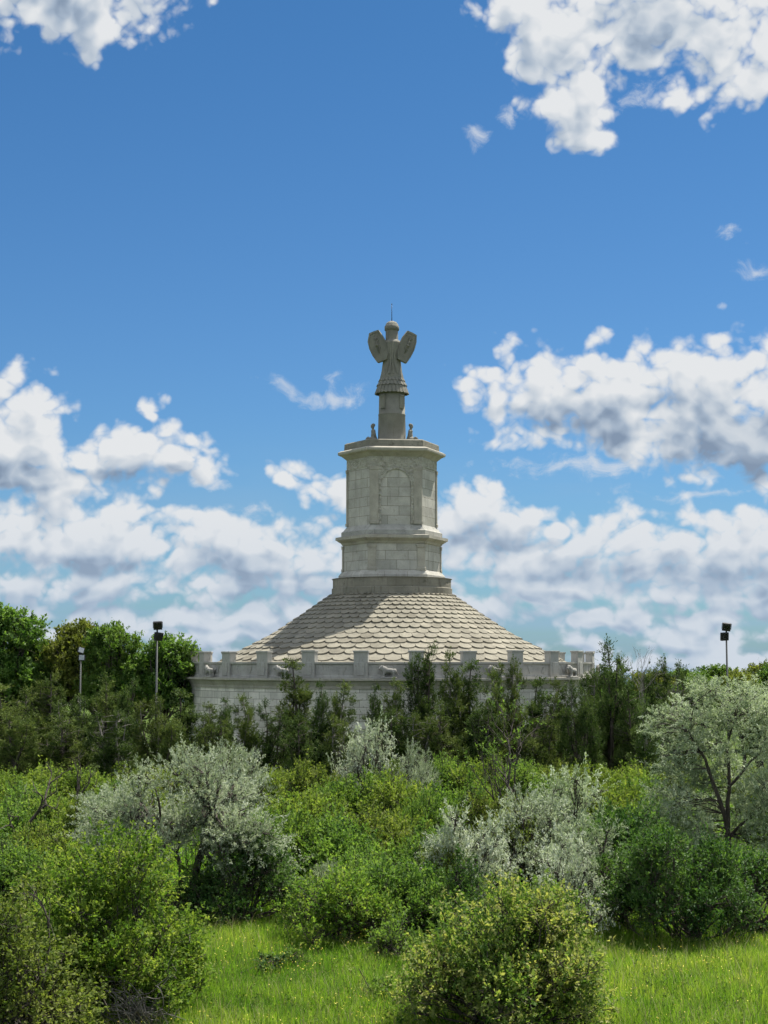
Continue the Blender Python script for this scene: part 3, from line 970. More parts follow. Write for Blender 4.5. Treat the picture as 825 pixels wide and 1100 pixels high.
def leaves(rng, base, dirs, length, nleaf, ll, lw, droop=0.0, spread=0.9, flat=1.2, lobe_tint=None, shoot_var=.22, leaf_var=.16, start=.1):
    """leaves along shoots: base (S,3), dirs (S,3), length (S,)"""
    S = len(base)
    t = rng.uniform(start, 1.0, (S, nleaf))
    P = base[:, None, :] + dirs[:, None, :] * (t * length[:, None])[:, :, None]
    P[:, :, 2] -= droop * (t ** 2) * length[:, None]
    ax = dirs[:, None, :] + rng.normal(0, spread, (S, nleaf, 3))
    ax[:, :, 2] -= droop * t * .8
    ax = unit(ax)
    up = np.array([0, 0, 1.]) * flat + rng.normal(0, .55, (S, nleaf, 3))
    sd = unit(np.cross(ax, up))
    nn = np.cross(sd, ax)
    sz = rng.uniform(.7, 1.35, (S, 1, 1))
    l = ll * sz * rng.uniform(.6, 1.3, (S, nleaf, 1)); w = lw * sz * rng.uniform(.7, 1.25, (S, nleaf, 1))
    P = P + rng.normal(0, ll * .25, (S, nleaf, 3))
    v0 = P; v2 = P + ax * l
    v1 = P + ax * l * .48 + sd * w * .5 + nn * w * .18
    v3 = P + ax * l * .48 - sd * w * .5 + nn * w * .18
    V = np.stack([v0, v1, v2, v3], 2).reshape(-1, 3)
    Fq = np.arange(len(V)).reshape(-1, 4)
    tint = .5 + rng.normal(0, shoot_var, (S, 1)) + rng.normal(0, leaf_var, (S, nleaf))
    if lobe_tint is not None: tint = tint + lobe_tint[:, None]
    return V, Fq, np.clip(tint, 0, 1).ravel()

def build_plant(seed, lobes, root_pts, p, leafm, barkm, name):
    """a plant from lobes (centre, radii): limbs run from the roots to every lobe, branches fill it, leafy shoots grow from them"""
    rng = np.random.default_rng(seed)
    polys = []
    B, D, Ln, LT = [], [], [], []
    ctr = np.mean([c for c, r in lobes], axis=0)
    for ci, (c, r) in enumerate(lobes):
        c, r = np.asarray(c, float), np.asarray(r, float)
        rp = root_pts[rng.integers(len(root_pts))] if not p.get('nearest') else min(root_pts, key=lambda q: np.linalg.norm(np.asarray(q[0]) - c) + 1.2 * max(0, q[0][2] - c[2]))
        rpos, rrad = rp
        limb = curve(rpos, c, 7, rng, .07, p.get('arch', .06))
        polys.append((limb, np.linspace(rrad, rrad * .35, 7)))
        nb = p.get('branches', 9)
        dv = unit(rng.normal(0, 1, (nb, 3)) + np.array([0, 0, .35]))
        for q in range(nb):
            e = c + dv[q] * r * rng.uniform(.55, .95)
            polys.append((curve(limb[rng.integers(3, 7)], e, 5, rng, .08), np.linspace(rrad * .38, rrad * .10, 5)))
        size = (r[0] * r[1] + r[0] * r[2] + r[1] * r[2]) / 3
        S = max(12, int(p['shoots'] * size))
        u = unit(rng.normal(0, 1, (S, 3)))
        rad = rng.uniform(0, 1, (S, 1)) ** (1 / p.get('fill', 2.6))
        pos = c + u * r * rad * rng.uniform(.82, 1.12, (S, 1))
        keep = pos[:, 2] > p.get('zmin', .02)
        u, pos = u[keep], pos[keep]
        out_g = unit(pos - np.array([ctr[0], ctr[1], ctr[2] * .4]))
        d_ = unit(u * p.get('out', .7) + out_g * p.get('gout', .4) + np.array([0, 0, p.get('up', .5)]) + rng.normal(0, p.get('rand', .45), pos.shape))
        ln = p['shoot_len'] * rng.uniform(.45, 1.25, len(pos))
        longs = rng.random(len(pos)) < p.get('long', .06)
        ln[longs] *= 1.9
        B.append(pos - d_ * (ln * .35)[:, None]); D.append(d_); Ln.append(ln)
        LT.append(np.full(len(pos), rng.normal(0, p.get('lobe_var', .16))))
    B, D, Ln, LT = np.concatenate(B), np.concatenate(D), np.concatenate(Ln), np.concatenate(LT)
    # woody shoots show as thin stems
    ns = min(len(B), p.get('stem_shoots', 160))
    for q in rng.choice(len(B), ns, replace=False):
        polys.append((np.stack([B[q] - D[q] * Ln[q] * .6, B[q], B[q] + D[q] * Ln[q] * .8]), [p.get('tw', .012), p.get('tw', .012) * .8, .003]))
    V, Fq, T = leaves(rng, B, D, Ln, p['nleaf'], p['ll'], p['lw'], p.get('droop', 0), p.get('spread', .9), p.get('flat', 1.2), LT, p.get('shoot_var', .2), p.get('leaf_var', .14))
    me_l = quads_mesh('foliage', V, Fq, leafm, T)
    for pl in p.get('extra', []): polys.append(pl)
    Vt, Ft = tubes(polys)
    me_t = quads_mesh('stems', Vt, Ft, barkm, None, True)
    mn, mx = np.percentile(V, 1, axis=0), np.percentile(V, 99, axis=0)
    return dict(leaf=me_l, stem=me_t, w=mx[0] - mn[0], h=np.percentile(V[:, 2], 99.6), cx=(mn[0] + mx[0]) / 2, n=len(Fq), seed=seed)

def dome_lobes(rng, n, W, Hh, lo=.34, hi=.62, zlow=.18, squash=.85):
    """uneven lobes over a shrub of width W and height Hh"""
    L = []
    for i in range(n):
        a = rng.uniform(0, 2 * PI); q = math.sqrt(rng.uniform(0.02, 1))
        rr = rng.uniform(lo, hi) * min(W / 2, Hh) * (1.05 - .45 * q)
        x, y = (W / 2 - rr * .8) * q * math.cos(a), (W / 2 - rr * .8) * q * math.sin(a)
        top = Hh * math.sqrt(max(.06, 1 - (q * .92) ** 2)) * rng.uniform(.72, 1.02)
        z = max(zlow * Hh, rng.uniform(.35, 1.0) * (top - rr * squash)) if q < .8 else rng.uniform(zlow * Hh, max(zlow * Hh + .01, top - rr * squash))
        L.append(((x, y, max(z, rr * .5)), (rr * rng.uniform(.85, 1.2), rr * rng.uniform(.85, 1.2), rr * squash * rng.uniform(.8, 1.15))))
    return L

# leaf colours
M_GREEN = leaf_mat('fresh_green_leaves', [(.060, .115, .028), (.115, .195, .046), (.185, .265, .070)], .45)
M_LEAF2 = leaf_mat('yellow_green_leaves', [(.085, .135, .028), (.145, .205, .044), (.23, .275, .070)], .45)
M_DARK = leaf_mat('deep_green_leaves', [(.026, .062, .016), (.052, .105, .028), (.100, .165, .046)], .38, .55, .15)
M_HAW = leaf_mat('hawthorn_leaves_and_faded_blossom', [(.060, .115, .024), (.135, .195, .048), (.33, .33, .13)], .45)
M_FRONT = leaf_mat('bright_green_leaves', [(.060, .125, .022), (.125, .205, .036), (.23, .29, .065)], .47)
M_OLIVE = leaf_mat('olive_green_leaves', [(.065, .098, .022), (.120, .16, .036), (.21, .235, .070)], .42)
M_SILVER = leaf_mat('silver_leaves', [(.20, .245, .16), (.31, .355, .255), (.45, .49, .39)], .30, .6, .15, .03)
M_SILVER_G = leaf_mat('silver_green_leaves', [(.185, .235, .14), (.29, .345, .22), (.43, .48, .35)], .30, .6, .15, .03)
M_WHITE = leaf_mat('silver_white_leaves', [(.25, .30, .21), (.40, .44, .34), (.56, .59, .50)], .28, .6, .15, .02)
M_JUN = leaf_mat('juniper_scale_leaves', [(.028, .050, .014), (.056, .092, .025), (.112, .158, .044)], .28, .65, .1, .03)
M_JUN2 = leaf_mat('olive_juniper_scale_leaves', [(.042, .066, .017), (.080, .114, .029), (.150, .182, .050)], .28, .65, .1, .03)
M_BROAD = leaf_mat('broadleaf_tree_leaves', [(.042, .090, .018), (.085, .155, .034), (.150, .230, .064)], .40, .5, .2)
M_BROAD2 = leaf_mat('bronze_green_tree_leaves', [(.070, .088, .020), (.125, .145, .036), (.19, .21, .060)], .40)

# ---- kinds of plant, each with a few forms
FORMS = {}
def add_form(kind, pl): FORMS.setdefault(kind, []).append(pl)

def shrub_forms():
    for sd in range(5):
        rng = np.random.default_rng(100 + sd)
        L = dome_lobes(rng, 22, 3.2, 2.3, .22, .58)
        roots = [((rng.uniform(-.35, .35), rng.uniform(-.35, .35), -.05), .04) for _ in range(7)]
        add_form('shrub', build_plant(200 + sd, L, roots, dict(shoots=215, shoot_len=.40, nleaf=12, ll=.085, lw=.052, up=.55, long=.16, lobe_var=.17, stem_shoots=260, tw=.014), M_GREEN, BARK, 'shrub'))
    for sd in range(4):      # fine loose silver shrubs with arching sprays
        rng = np.random.default_rng(140 + sd)
        L = dome_lobes(rng, 20, 3.4, 2.9, .26, .5)
        roots = [((rng.uniform(-.3, .3), rng.uniform(-.3, .3), -.05), .05) for _ in range(6)]
        add_form('silver', build_plant(240 + sd, L, roots, dict(shoots=125, shoot_len=.68, nleaf=26, ll=.085, lw=.034, up=.45, out=.9, rand=.4, spread=.75, long=.22, lobe_var=.12, stem_shoots=60, droop=.30), M_SILVER, BARK, 'silver'))
    for sd in range(6):      # junipers: upright spindles of feathery sprays
        rng = np.random.default_rng(160 + sd)
        hh, ww = 6.0, (1.6, 1.25, 2.0, 1.4, 2.2, 1.8)[sd]
        L, ex = [], []
        tops = [(0, 0, hh)] + [(rng.uniform(-.65, .65) * ww, rng.uniform(-.4, .4) * ww, hh * rng.uniform(.68, .94)) for _ in range(2 + sd % 3)]
        for (tx, ty, tz) in tops:
            ex.append((curve((tx * .2, ty * .2, -.1), (tx, ty, tz * .97), 8, rng, .02), np.linspace(.11, .015, 8)))
            nz = int(tz * 2.6)
            for q in range(nz):
                f = (q + rng.uniform(0, 1)) / nz
                z = tz * (.10 + .87 * f)
                rr = ww * .5 * (1 - f) ** .5 * (.55 + .45 * min(1, f * 5)) * rng.uniform(.35, 1.1)
                a = rng.uniform(0, 2 * PI)
                sx_ = rng.uniform(.17, .34) * (1.15 - .55 * f)
                L.append(((tx * min(1, .3 + f) + rr * math.cos(a), ty * min(1, .3 + f) + rr * math.sin(a), z), (sx_, sx_, sx_ * rng.uniform(1.3, 2.0))))
        for q in range(26):      # dead lower twigs
            a = rng.uniform(0, 2 * PI); z0 = rng.uniform(.2, hh * .5)
            l = rng.uniform(.5, 1.0) * ww * .6
            ex.append((curve((0, 0, z0), (l * math.cos(a), l * math.sin(a), z0 + rng.uniform(.1, .8)), 5, rng, .1), np.linspace(.022, .006, 5)))
        add_form('juniper', build_plant(260 + sd, L, [((0, 0, z), .02) for z in np.linspace(.3, hh * .9, 12)], dict(nearest=True, branches=3, shoots=380, shoot_len=.42, nleaf=14, ll=.115, lw=.036, up=1.0, out=.7, gout=.3, rand=.34, spread=.5, flat=.4, fill=3.0, long=.14, lobe_var=.13, stem_shoots=120, extra=ex), M_JUN, BARK_GREY if sd % 2 else BARK, 'juniper'))
    for sd in range(3):      # round broadleaf trees
        rng = np.random.default_rng(180 + sd)
        L = []
        for q in range(54):
            a, el = rng.uniform(0, 2 * PI), math.asin(rng.uniform(-.55, 1))
            R0 = rng.uniform(.72, 1.0) if q > 10 else rng.uniform(.2, .6)
            rr = rng.uniform(.62, 1.15)
            L.append(((2.7 * R0 * math.cos(el) * math.cos(a), 2.7 * R0 * math.cos(el) * math.sin(a), 6.0 + 3.1 * R0 * math.sin(el)), (rr, rr, rr * .8)))
        ex = [(curve((0, 0, -.2), (.2, 0, 4.2), 8, rng, .02), np.linspace(.24, .15, 8))]
        add_form('broadleaf', build_plant(280 + sd, L, [((.15, 0, z), .09) for z in (2.6, 3.2, 3.8, 4.2)], dict(branches=6, shoots=62, shoot_len=.55, nleaf=13, ll=.20, lw=.13, up=.25, out=.8, gout=.5, flat=.9, long=.05, lobe_var=.14, extra=ex), M_BROAD, BARK, 'broadleaf'))
shrub_forms()

def put(kind, form, px, ytop, ybase, wpx, name, label, cat, group, mat=None, rot=None, names=('trunk', 'crown'), flip=1):
    """stand a copy of a form on the ground; sizes are measured off the photograph"""
    fs = FORMS[kind]
    f = fs[form % len(fs)]
    Y = ground_y(ybase)
    p = pix(px, ybase, Y)
    hgt = pix(px, ytop, Y).z
    wid = pix(px + wpx / 2, ybase, Y).x - pix(px - wpx / 2, ybase, Y).x
    root = empty(name, (p.x, p.y, 0), rot if rot is not None else (px * .37 + ybase * .11) % 6.28)
    s = wid / f['w']
    root.scale = (s, s, hgt / f['h'])
    tag(root, label, cat, group)
    a = link(names[0], f['stem'], root)
    b = link(names[1], f['leaf'], root)
    if mat:
        b.material_slots[0].link = 'OBJECT'
        b.material_slots[0].material = mat
    return root

def unique(pl, Y, px, name, label, cat, group=None, names=('trunk', 'crown'), scale=(1, 1, 1), rz=0):
    p = pix(px, 550, Y)
    root = empty(name, (p.x, Y, 0), rz)
    root.scale = scale
    tag(root, label, cat, group)
    link(names[0], pl['stem'], root); link(names[1], pl['leaf'], root)
    return root

G_BROAD = 'broadleaf trees beside the monument'
G_JUN = 'junipers ringing the monument'
G_BUSH = 'green bushes of the thicket'
G_SIL = 'silver leaved shrubs of the thicket'
G_DEAD = 'bare dead trees'
G_FRONT = 'bushes at the edge of the grass'

# broadleaf trees behind
for args in (
    (0, 8, 652, 812, 100, 'tallest leafy tree, light green, at the left edge of the photo', M_BROAD),
    (1, 48, 690, 812, 64, 'light green leafy tree in the dip behind the tallest one', M_BROAD),
    (2, 80, 669, 812, 74, 'bronze green round tree behind the small pale floodlight mast', M_BROAD2),
    (0, 124, 671, 814, 70, 'glossy green round tree between the bronze tree and the dark mast', M_BROAD),
    (1, 176, 684, 815, 76, 'glossy green round tree touching the drum wall, behind the dark mast', M_BROAD),
    (2, 752, 724, 826, 60, 'leafy tree just left of the lone mast, behind the silver tree', M_BROAD),
    (0, 800, 722, 826, 56, 'low leafy tree right of the lone mast behind the silver tree', M_BROAD2),
    (1, 836, 716, 826, 60, 'leafy tree cut by the right edge behind the silver tree', M_BROAD),
    (1, 700, 722, 812, 62, 'far leafy tree behind the bare upright tree', M_BROAD2),
    (0, 728, 720, 808, 60, 'far leafy tree between the right junipers and the lone mast', M_BROAD),
    (2, 772, 716, 806, 66, 'far leafy tree directly behind the foot of the lone mast', M_BROAD),
    (1, 822, 714, 806, 64, 'far leafy tree at the right edge, behind the nearer ones', M_BROAD2),
    (0, 640, 724, 804, 60, 'far leafy tree half hidden behind the right end of the drum', M_BROAD),
    (2, 22, 700, 800, 80, 'far leafy tree filling the gap below the tallest leafy tree', M_BROAD2),
    (1, 100, 706, 800, 80, 'far leafy tree in the gap behind the pale floodlight mast', M_BROAD),
    (0, 150, 704, 800, 80, 'far leafy tree filling the gap behind the dark mast', M_BROAD2),
    (2, 664, 738, 822, 52, 'leafy tree peeping between the two tall junipers right of the drum', M_BROAD),
):
    fm, px, yt, yb, wd, lab, mt = args
    put('broadleaf', fm, px, yt, yb, wd, 'broadleaf_tree', lab, 'tree', G_BROAD, mt)

# junipers: x, top row, base row, width
JUN = [
    (-6, 735, 832, 62, 0, 1, 'dark juniper cut by the left edge below the tallest leafy tree'),
    (26, 742, 834, 56, 4, 1, 'olive juniper second from the left edge, below the light trees'),
    (52, 728, 832, 52, 2, 1, 'olive juniper left of the pale floodlight mast'),
    (82, 748, 834, 54, 5, 0, 'broad dark juniper at the foot of the pale floodlight mast'),
    (112, 728, 833, 54, 4, 1, 'tall olive juniper between the pale and the dark mast'),
    (140, 734, 834, 48, 2, 0, 'dark juniper just left of the dark mast'),
    (166, 748, 836, 44, 5, 1, 'low olive juniper around the foot of the dark mast'),
    (192, 742, 834, 42, 0, 0, 'dark juniper in front of the left end of the drum'),
    (224, 757, 836, 34, 3, 1, 'short juniper, first before the pale drum wall from the left'),
    (242, 752, 834, 28, 1, 0, 'narrow short juniper, second before the drum wall from the left'),
    (260, 748, 836, 30, 3, 1, 'narrow juniper, third before the drum wall from the left'),
    (284, 754, 836, 40, 4, 0, 'bushy low juniper left of the tall one under the fourth merlon'),
    (313, 710, 832, 40, 0, 1, 'tall open juniper reaching the parapet between third and fourth merlon'),
    (345, 735, 834, 28, 1, 0, 'slim juniper right of the tall one at the parapet'),
    (371, 735, 835, 34, 3, 1, 'juniper below the central left merlon behind the silver shrub'),
    (403, 738, 836, 28, 1, 0, 'slim dark juniper below the central stone lion'),
    (426, 732, 834, 32, 3, 1, 'olive juniper right of the central stone lion'),
    (460, 698, 832, 50, 2, 0, 'tallest juniper before the drum, rising over the parapet'),
    (484, 703, 835, 34, 1, 1, 'tall slim juniper touching the tallest one at the parapet'),
    (507, 712, 833, 38, 0, 0, 'pointed dark juniper between the tallest one and the right lion'),
    (530, 722, 836, 36, 3, 1, 'brownish juniper below the stone lion right of centre'),
    (553, 711, 833, 42, 5, 1, 'broad olive juniper reaching the parapet right of the lion'),
    (578, 730, 835, 36, 0, 0, 'dark juniper behind the bare spreading tree'),
    (598, 732, 834, 34, 3, 1, 'olive juniper below the second merlon from the right end of the drum'),
    (616, 734, 836, 32, 5, 0, 'dark juniper at the right end of the drum wall'),
    (655, 692, 834, 54, 4, 0, 'tall dark juniper hiding the right end of the drum'),
    (676, 738, 838, 46, 4, 0, 'dark twiggy juniper between the tall one and the bare tree'),
    (668, 712, 828, 56, 2, 0, 'full dark juniper close behind the tall one right of the drum'),
    (640, 722, 830, 44, 5, 0, 'full dark juniper covering the last merlon of the parapet'),
    (694, 724, 826, 50, 2, 0, 'full dark juniper right behind the bare upright tree'),
    (714, 710, 830, 44, 5, 0, 'tall dark juniper right of the bare upright tree'),
    (736, 730, 836, 46, 4, 1, 'olive juniper half behind the big silver tree'),
    (818, 716, 824, 44, 2, 1, 'juniper at the right edge above the silver tree'),
]
JUN += [
    (10, 768, 842, 60, 2, 1, 'low broad juniper in front at the left edge, nearest of the left group'),
    (66, 766, 843, 60, 4, 1, 'low broad juniper behind the leaning grey dead tree'),
    (126, 764, 843, 58, 5, 0, 'low broad juniper right of the leaning grey dead tree'),
    (178, 770, 843, 48, 2, 1, 'low juniper right of the dark mast, nearest of the left group'),
    (320, 768, 842, 40, 4, 0, 'low dark juniper under the tall open one at the parapet'),
    (236, 776, 842, 46, 2, 1, 'low broad juniper at the foot of the two narrow ones before the drum wall'),
    (358, 770, 842, 44, 5, 1, 'low broad juniper behind the top of the feathery silver white shrub'),
    (446, 768, 842, 44, 5, 1, 'low broad juniper behind the smallest silver shrub'),
    (420, 764, 842, 44, 2, 0, 'low dark juniper behind the small silver shrubs'),
    (474, 756, 842, 46, 4, 1, 'low olive juniper at the foot of the tallest one before the drum'),
    (524, 760, 842, 44, 2, 0, 'low dark juniper left of the bare spreading tree'),
    (572, 758, 842, 44, 4, 1, 'low olive juniper seen through the bare spreading tree'),
    (630, 752, 844, 48, 2, 0, 'low dark juniper at the foot of the tall right one'),
    (694, 752, 844, 48, 5, 0, 'low dark juniper around the bare upright tree'),
]
for (px, yt, yb, wd, fm, mt, lab) in JUN:
    put('juniper', fm, px, yt, yb, wd, 'juniper_tree', lab, 'tree', G_JUN, (M_JUN, M_JUN2)[mt])

# bare and dead trees
def bare_tree(seed, h, spread, lean, barkm, depth=5, r0=.09, up=.5, leafy=0):
    rng = np.random.default_rng(seed)
    polys, tips = [], []
    def grow(p, d, l, r, k):
        e = p + d * l
        pts = curve(p, e, 5, rng, .05)
        polys.append((pts, np.linspace(r, r * .62, 5)))
        tips.append((e, d, l))
        if k == 0: return
        for q in range(2 if rng.random() < .55 else 3):
            nd = unit(d + rng.normal(0, spread, 3) + np.array([0, 0, up * .35]))
            grow(pts[rng.integers(2, 5)] if q else e, nd, l * rng.uniform(.58, .85), r * rng.uniform(.5, .68), k - 1)
    grow(np.array([0, 0, -.1]), unit(np.array([lean, 0, 1.])), h * .30, r0, depth)
    V, Fq = tubes(polys, 5)
    s = h / V[:, 2].max()
    return V * np.array([s, s, s]), Fq, [(a * s, b, c * s) for a, b, c in tips]
for (sd, px, yt, yb, spread, lean, bm_, dep, r0, lab, lf) in (
    (1, 116, 760, 838, .55, -.25, BARK_GREY, 5, .11, 'grey dead tree with forked limbs leaning before the dark junipers', 0),
    (2, 26, 820, 925, .75, .05, BARK, 4, .12, 'dark gnarled dead stump with crooked limbs in the field at the left', 0),
    (3, 70, 806, 900, .6, .35, BARK, 4, .09, 'small bare tree bent sideways right of the gnarled stump', 0),
    (14, 545, 745, 915, .36, -.03, BARK, 5, .11, 'bare dark tree with spreading limbs and few leaves before the drum', 1),
    (5, 698, 692, 840, .34, .05, BARK_GREY, 6, .12, 'tall bare pale tree standing upright between two dark junipers', 0),
    (6, 352, 800, 842, .55, .2, BARK_GREY, 4, .07, 'low bare grey tree left of the mid silver shrub', 0),
    (7, 722, 744, 838, .5, -.3, BARK_GREY, 5, .09, 'grey twiggy dead tree at the foot of the tall right juniper', 0),
):
    Y = ground_y(yb)
    p = pix(px, yb, Y)
    h_ = pix(px, yt, Y).z
    V, Fq, tips = bare_tree(sd, h_, spread, lean, bm_, dep, r0)
    root = empty('bare_tree', (p.x, p.y, 0))
    tag(root, lab, 'tree', G_DEAD)
    link('branches', quads_mesh('branches', V, Fq, bm_, None, True), root)
    if lf:
        rng = np.random.default_rng(77)
        sel = [t for t in tips if rng.random() < .35 and t[0][2] > h_ * .35]
        Bv = np.array([t[0] for t in sel]); Dv = unit(np.array([t[1] for t in sel]) + rng.normal(0, .3, (len(sel), 3)))
        V, Fq, T = leaves(rng, Bv, Dv, np.full(len(sel), .45), 9, .10, .06)
        link('sparse_leaves', quads_mesh('sparse_leaves', V, Fq, M_GREEN, T), root)

# silver leaved shrubs in the middle distance
for (fm, px, yt, yb, wd, mt, lab) in (
    (0, 392, 772, 872, 84, M_WHITE, 'feathery silver white shrub standing before the junipers below the drum'),
    (1, 436, 797, 872, 50, M_SILVER, 'small silver shrub right of the feathery silver white one'),
    (3, 458, 808, 868, 34, M_SILVER, 'smallest silver shrub, pale sprays among yellow green bushes at centre'),
    (2, 250, 798, 900, 80, M_SILVER, 'silver shrub with pale sprays poking up behind the great silver bush'),
    (1, 106, 860, 945, 56, M_SILVER, 'low silver shrub left of the great silver bush'),
    (0, 610, 822, 930, 126, M_SILVER_G, 'tall grey green silver shrub right of the bare spreading tree'),
    (2, 574, 848, 955, 104, M_SILVER, 'silver shrub at the foot of the tall grey green one'),
    (3, 500, 866, 975, 92, M_WHITE, 'silver white shrub behind the yellowish blossoming bush'),
    (1, 640, 874, 975, 108, M_SILVER_G, 'grey green silver shrub beside the deep green bushes'),
    (0, 612, 896, 1008, 104, M_WHITE, 'nearest silver white shrub, its sprays hanging over the grass'),
    (2, 352, 925, 985, 44, M_SILVER_G, 'small silver tuft in the top of the round green bush'),
    (3, 20, 845, 905, 30, M_SILVER_G, 'faint silver tuft beside the gnarled dead stump'),
):
    put('silver', fm, px, yt, yb, wd, 'silver_shrub', lab, 'shrub', G_SIL, mt, names=('stems', 'foliage'))

# green bushes: form, x, top, base, width, colour, label
Gm, Ym, Dm, Om = M_GREEN, M_LEAF2, M_DARK, M_OLIVE
BUSH = [
    (0, -4, 828, 880, 70, Ym, 'yellow green bush at the left edge below the dark junipers'),
    (1, 42, 824, 876, 74, Ym, 'yellow green bush behind the gnarled dead stump'),
    (2, 92, 824, 874, 70, Ym, 'yellow green bush below the leaning grey dead tree'),
    (3, 138, 822, 872, 66, Om, 'olive bush at the foot of the dark mast'),
    (4, 182, 824, 872, 64, Ym, 'yellow green bush behind the top of the great silver bush'),
    (0, 300, 826, 872, 60, Ym, 'yellow green bush right of the great silver bush, before the junipers'),
    (1, 336, 818, 878, 66, Om, 'olive green bush left of the feathery silver white shrub'),
    (2, 478, 812, 866, 60, Gm, 'fresh green bush behind the smallest silver shrub'),
    (3, 516, 806, 868, 56, Ym, 'fresh bush at the foot of the bare spreading tree'),
    (4, 560, 818, 872, 60, Gm, 'green bush right of the bare spreading tree'),
    (0, 600, 822, 868, 60, Om, 'olive bush behind the tall grey green silver shrub'),
    (1, 640, 822, 872, 66, Ym, 'yellow green bush before the tall right juniper'),
    (2, 678, 820, 874, 64, Ym, 'yellow green bush left of the big silver tree'),
    (3, 716, 822, 872, 64, Om, 'olive bush behind the trunk of the big silver tree'),
    (4, 800, 824, 876, 70, Ym, 'yellow green bush seen under the right side of the silver tree'),
    # second rank
    (1, 12, 862, 922, 88, Gm, 'green bush at the left edge, second rank'),
    (2, 62, 852, 918, 84, Ym, 'yellow green bush in front of the small bent bare tree'),
    (3, 118, 846, 912, 76, Gm, 'green bush behind the low silver shrub'),
    (4, 152, 842, 900, 70, Ym, 'yellow green bush against the left flank of the great silver bush'),
    (0, 326, 848, 914, 92, Ym, 'yellow green bush right of the great silver bush, second rank'),
    (1, 384, 832, 906, 90, Gm, 'green bush at the foot of the feathery silver white shrub'),
    (2, 436, 832, 912, 92, Ym, 'tall yellow green bush at the centre of the thicket'),
    (3, 488, 834, 906, 84, Gm, 'fresh green bush left of the bare spreading tree, second rank'),
    (4, 534, 852, 918, 76, Om, 'olive bush just below the trunk of the bare spreading tree'),
    (0, 670, 842, 918, 84, Ym, 'yellow green bush between the silver shrub and the silver tree'),
    (1, 712, 852, 926, 80, Gm, 'green bush against the lower left of the silver tree'),
    (4, 30, 842, 905, 60, Gm, 'fresh green bush between the gnarled stump and the small bent tree'),
    (2, 92, 856, 926, 54, Om, 'small olive bush left of the low silver shrub'),
    (0, 358, 840, 898, 54, Gm, 'fresh green bush below the feathery silver white shrub'),
    (3, 414, 822, 882, 56, Om, 'small olive bush between the two small silver shrubs'),
    (1, 460, 850, 928, 60, Gm, 'fresh green bush under the smallest silver shrub'),
    (2, 512, 840, 896, 52, Ym, 'small yellow green bush left of the bare spreading tree trunk'),
    (4, 590, 836, 892, 54, Gm, 'small fresh bush behind the grey green silver shrub'),
    (0, 694, 834, 896, 56, Gm, 'small fresh bush in the gap left of the big silver tree'),
    # third rank
    (1, 34, 884, 946, 62, Om, 'small olive bush behind the corner bush'),
    (3, 330, 886, 958, 66, Ym, 'yellow green bush peeping over the round green bush'),
    (4, 376, 876, 940, 60, Gm, 'narrow green bush in the middle of the thicket'),
    (0, 432, 872, 944, 66, Ym, 'yellow green bush right of the thicket middle'),
    (2, 478, 900, 976, 62, Om, 'olive bush left of the silver white shrub'),
    (1, 690, 892, 972, 60, Gm, 'fresh green sprays between the deep green bushes'),
    (2, 6, 902, 972, 100, Gm, 'pale green low bush at the left edge behind the front bushes'),
    (3, 62, 886, 960, 96, Ym, 'yellow green bush behind the bright green front bush'),
    (4, 128, 884, 955, 84, Gm, 'green bush between the bright front bush and the great silver bush'),
    (0, 300, 868, 962, 104, Gm, 'green bush at the right foot of the great silver bush'),
    (1, 356, 878, 962, 100, Gm, 'green bush above the round green bush'),
    (2, 408, 866, 950, 100, Om, 'olive green bush in the middle of the thicket'),
    (3, 452, 884, 962, 92, Gm, 'green bush left of the silver white shrub'),
    (4, 548, 880, 955, 70, Om, 'olive bush between two silver shrubs behind the blossoming bush'),
    (0, 668, 866, 968, 96, Dm, 'deep green bush in the shade left of the silver tree trunk'),
    (1, 432, 924, 1004, 100, Gm, 'green bush left behind the yellowish blossoming bush'),
    (2, 392, 916, 990, 86, Gm, 'bright green bush right of the round green bush'),
    (3, 476, 916, 1002, 88, Dm, 'deep green bush behind the left side of the blossoming bush'),
]
for (fm, px, yt, yb, wd, mt, lab) in BUSH:
    put('shrub', fm, px, yt, yb, wd, 'green_bush', lab, 'bush', G_BUSH, mt, names=('stems', 'foliage'))

# ---- the nearer plants each have a form of their own
def near_bush(seed, W, Hh, n, par, mat, lo=.22, hi=.45):
    rng = np.random.default_rng(seed)
    L = dome_lobes(rng, n, W, Hh, lo, hi, .12)
    roots = [((rng.uniform(-.5, .5), rng.uniform(-.4, .4), -.05), .028) for _ in range(9)]
    p = dict(shoots=300, shoot_len=.36, nleaf=12, ll=.066, lw=.042, up=.5, long=.10, lobe_var=.12, stem_shoots=420, tw=.009, branches=10)
    p.update(par)
    return build_plant(seed + 1, L, roots, p, mat, BARK, 'bush')

def front(seed, px, yt, yb, wd, n, par, mat, lab, name='green_bush', cat='bush', group=G_FRONT):
    Y = ground_y(yb)
    h_ = pix(px, yt, Y).z
    W = pix(px + wd / 2, yb, Y).x - pix(px - wd / 2, yb, Y).x
    pl = near_bush(seed, W, h_, n, par, mat)
    return unique(pl, Y, px, name, lab, cat, group, ('stems', 'foliage'), (W / pl['w'],) * 2 + (h_ / pl['h'],))

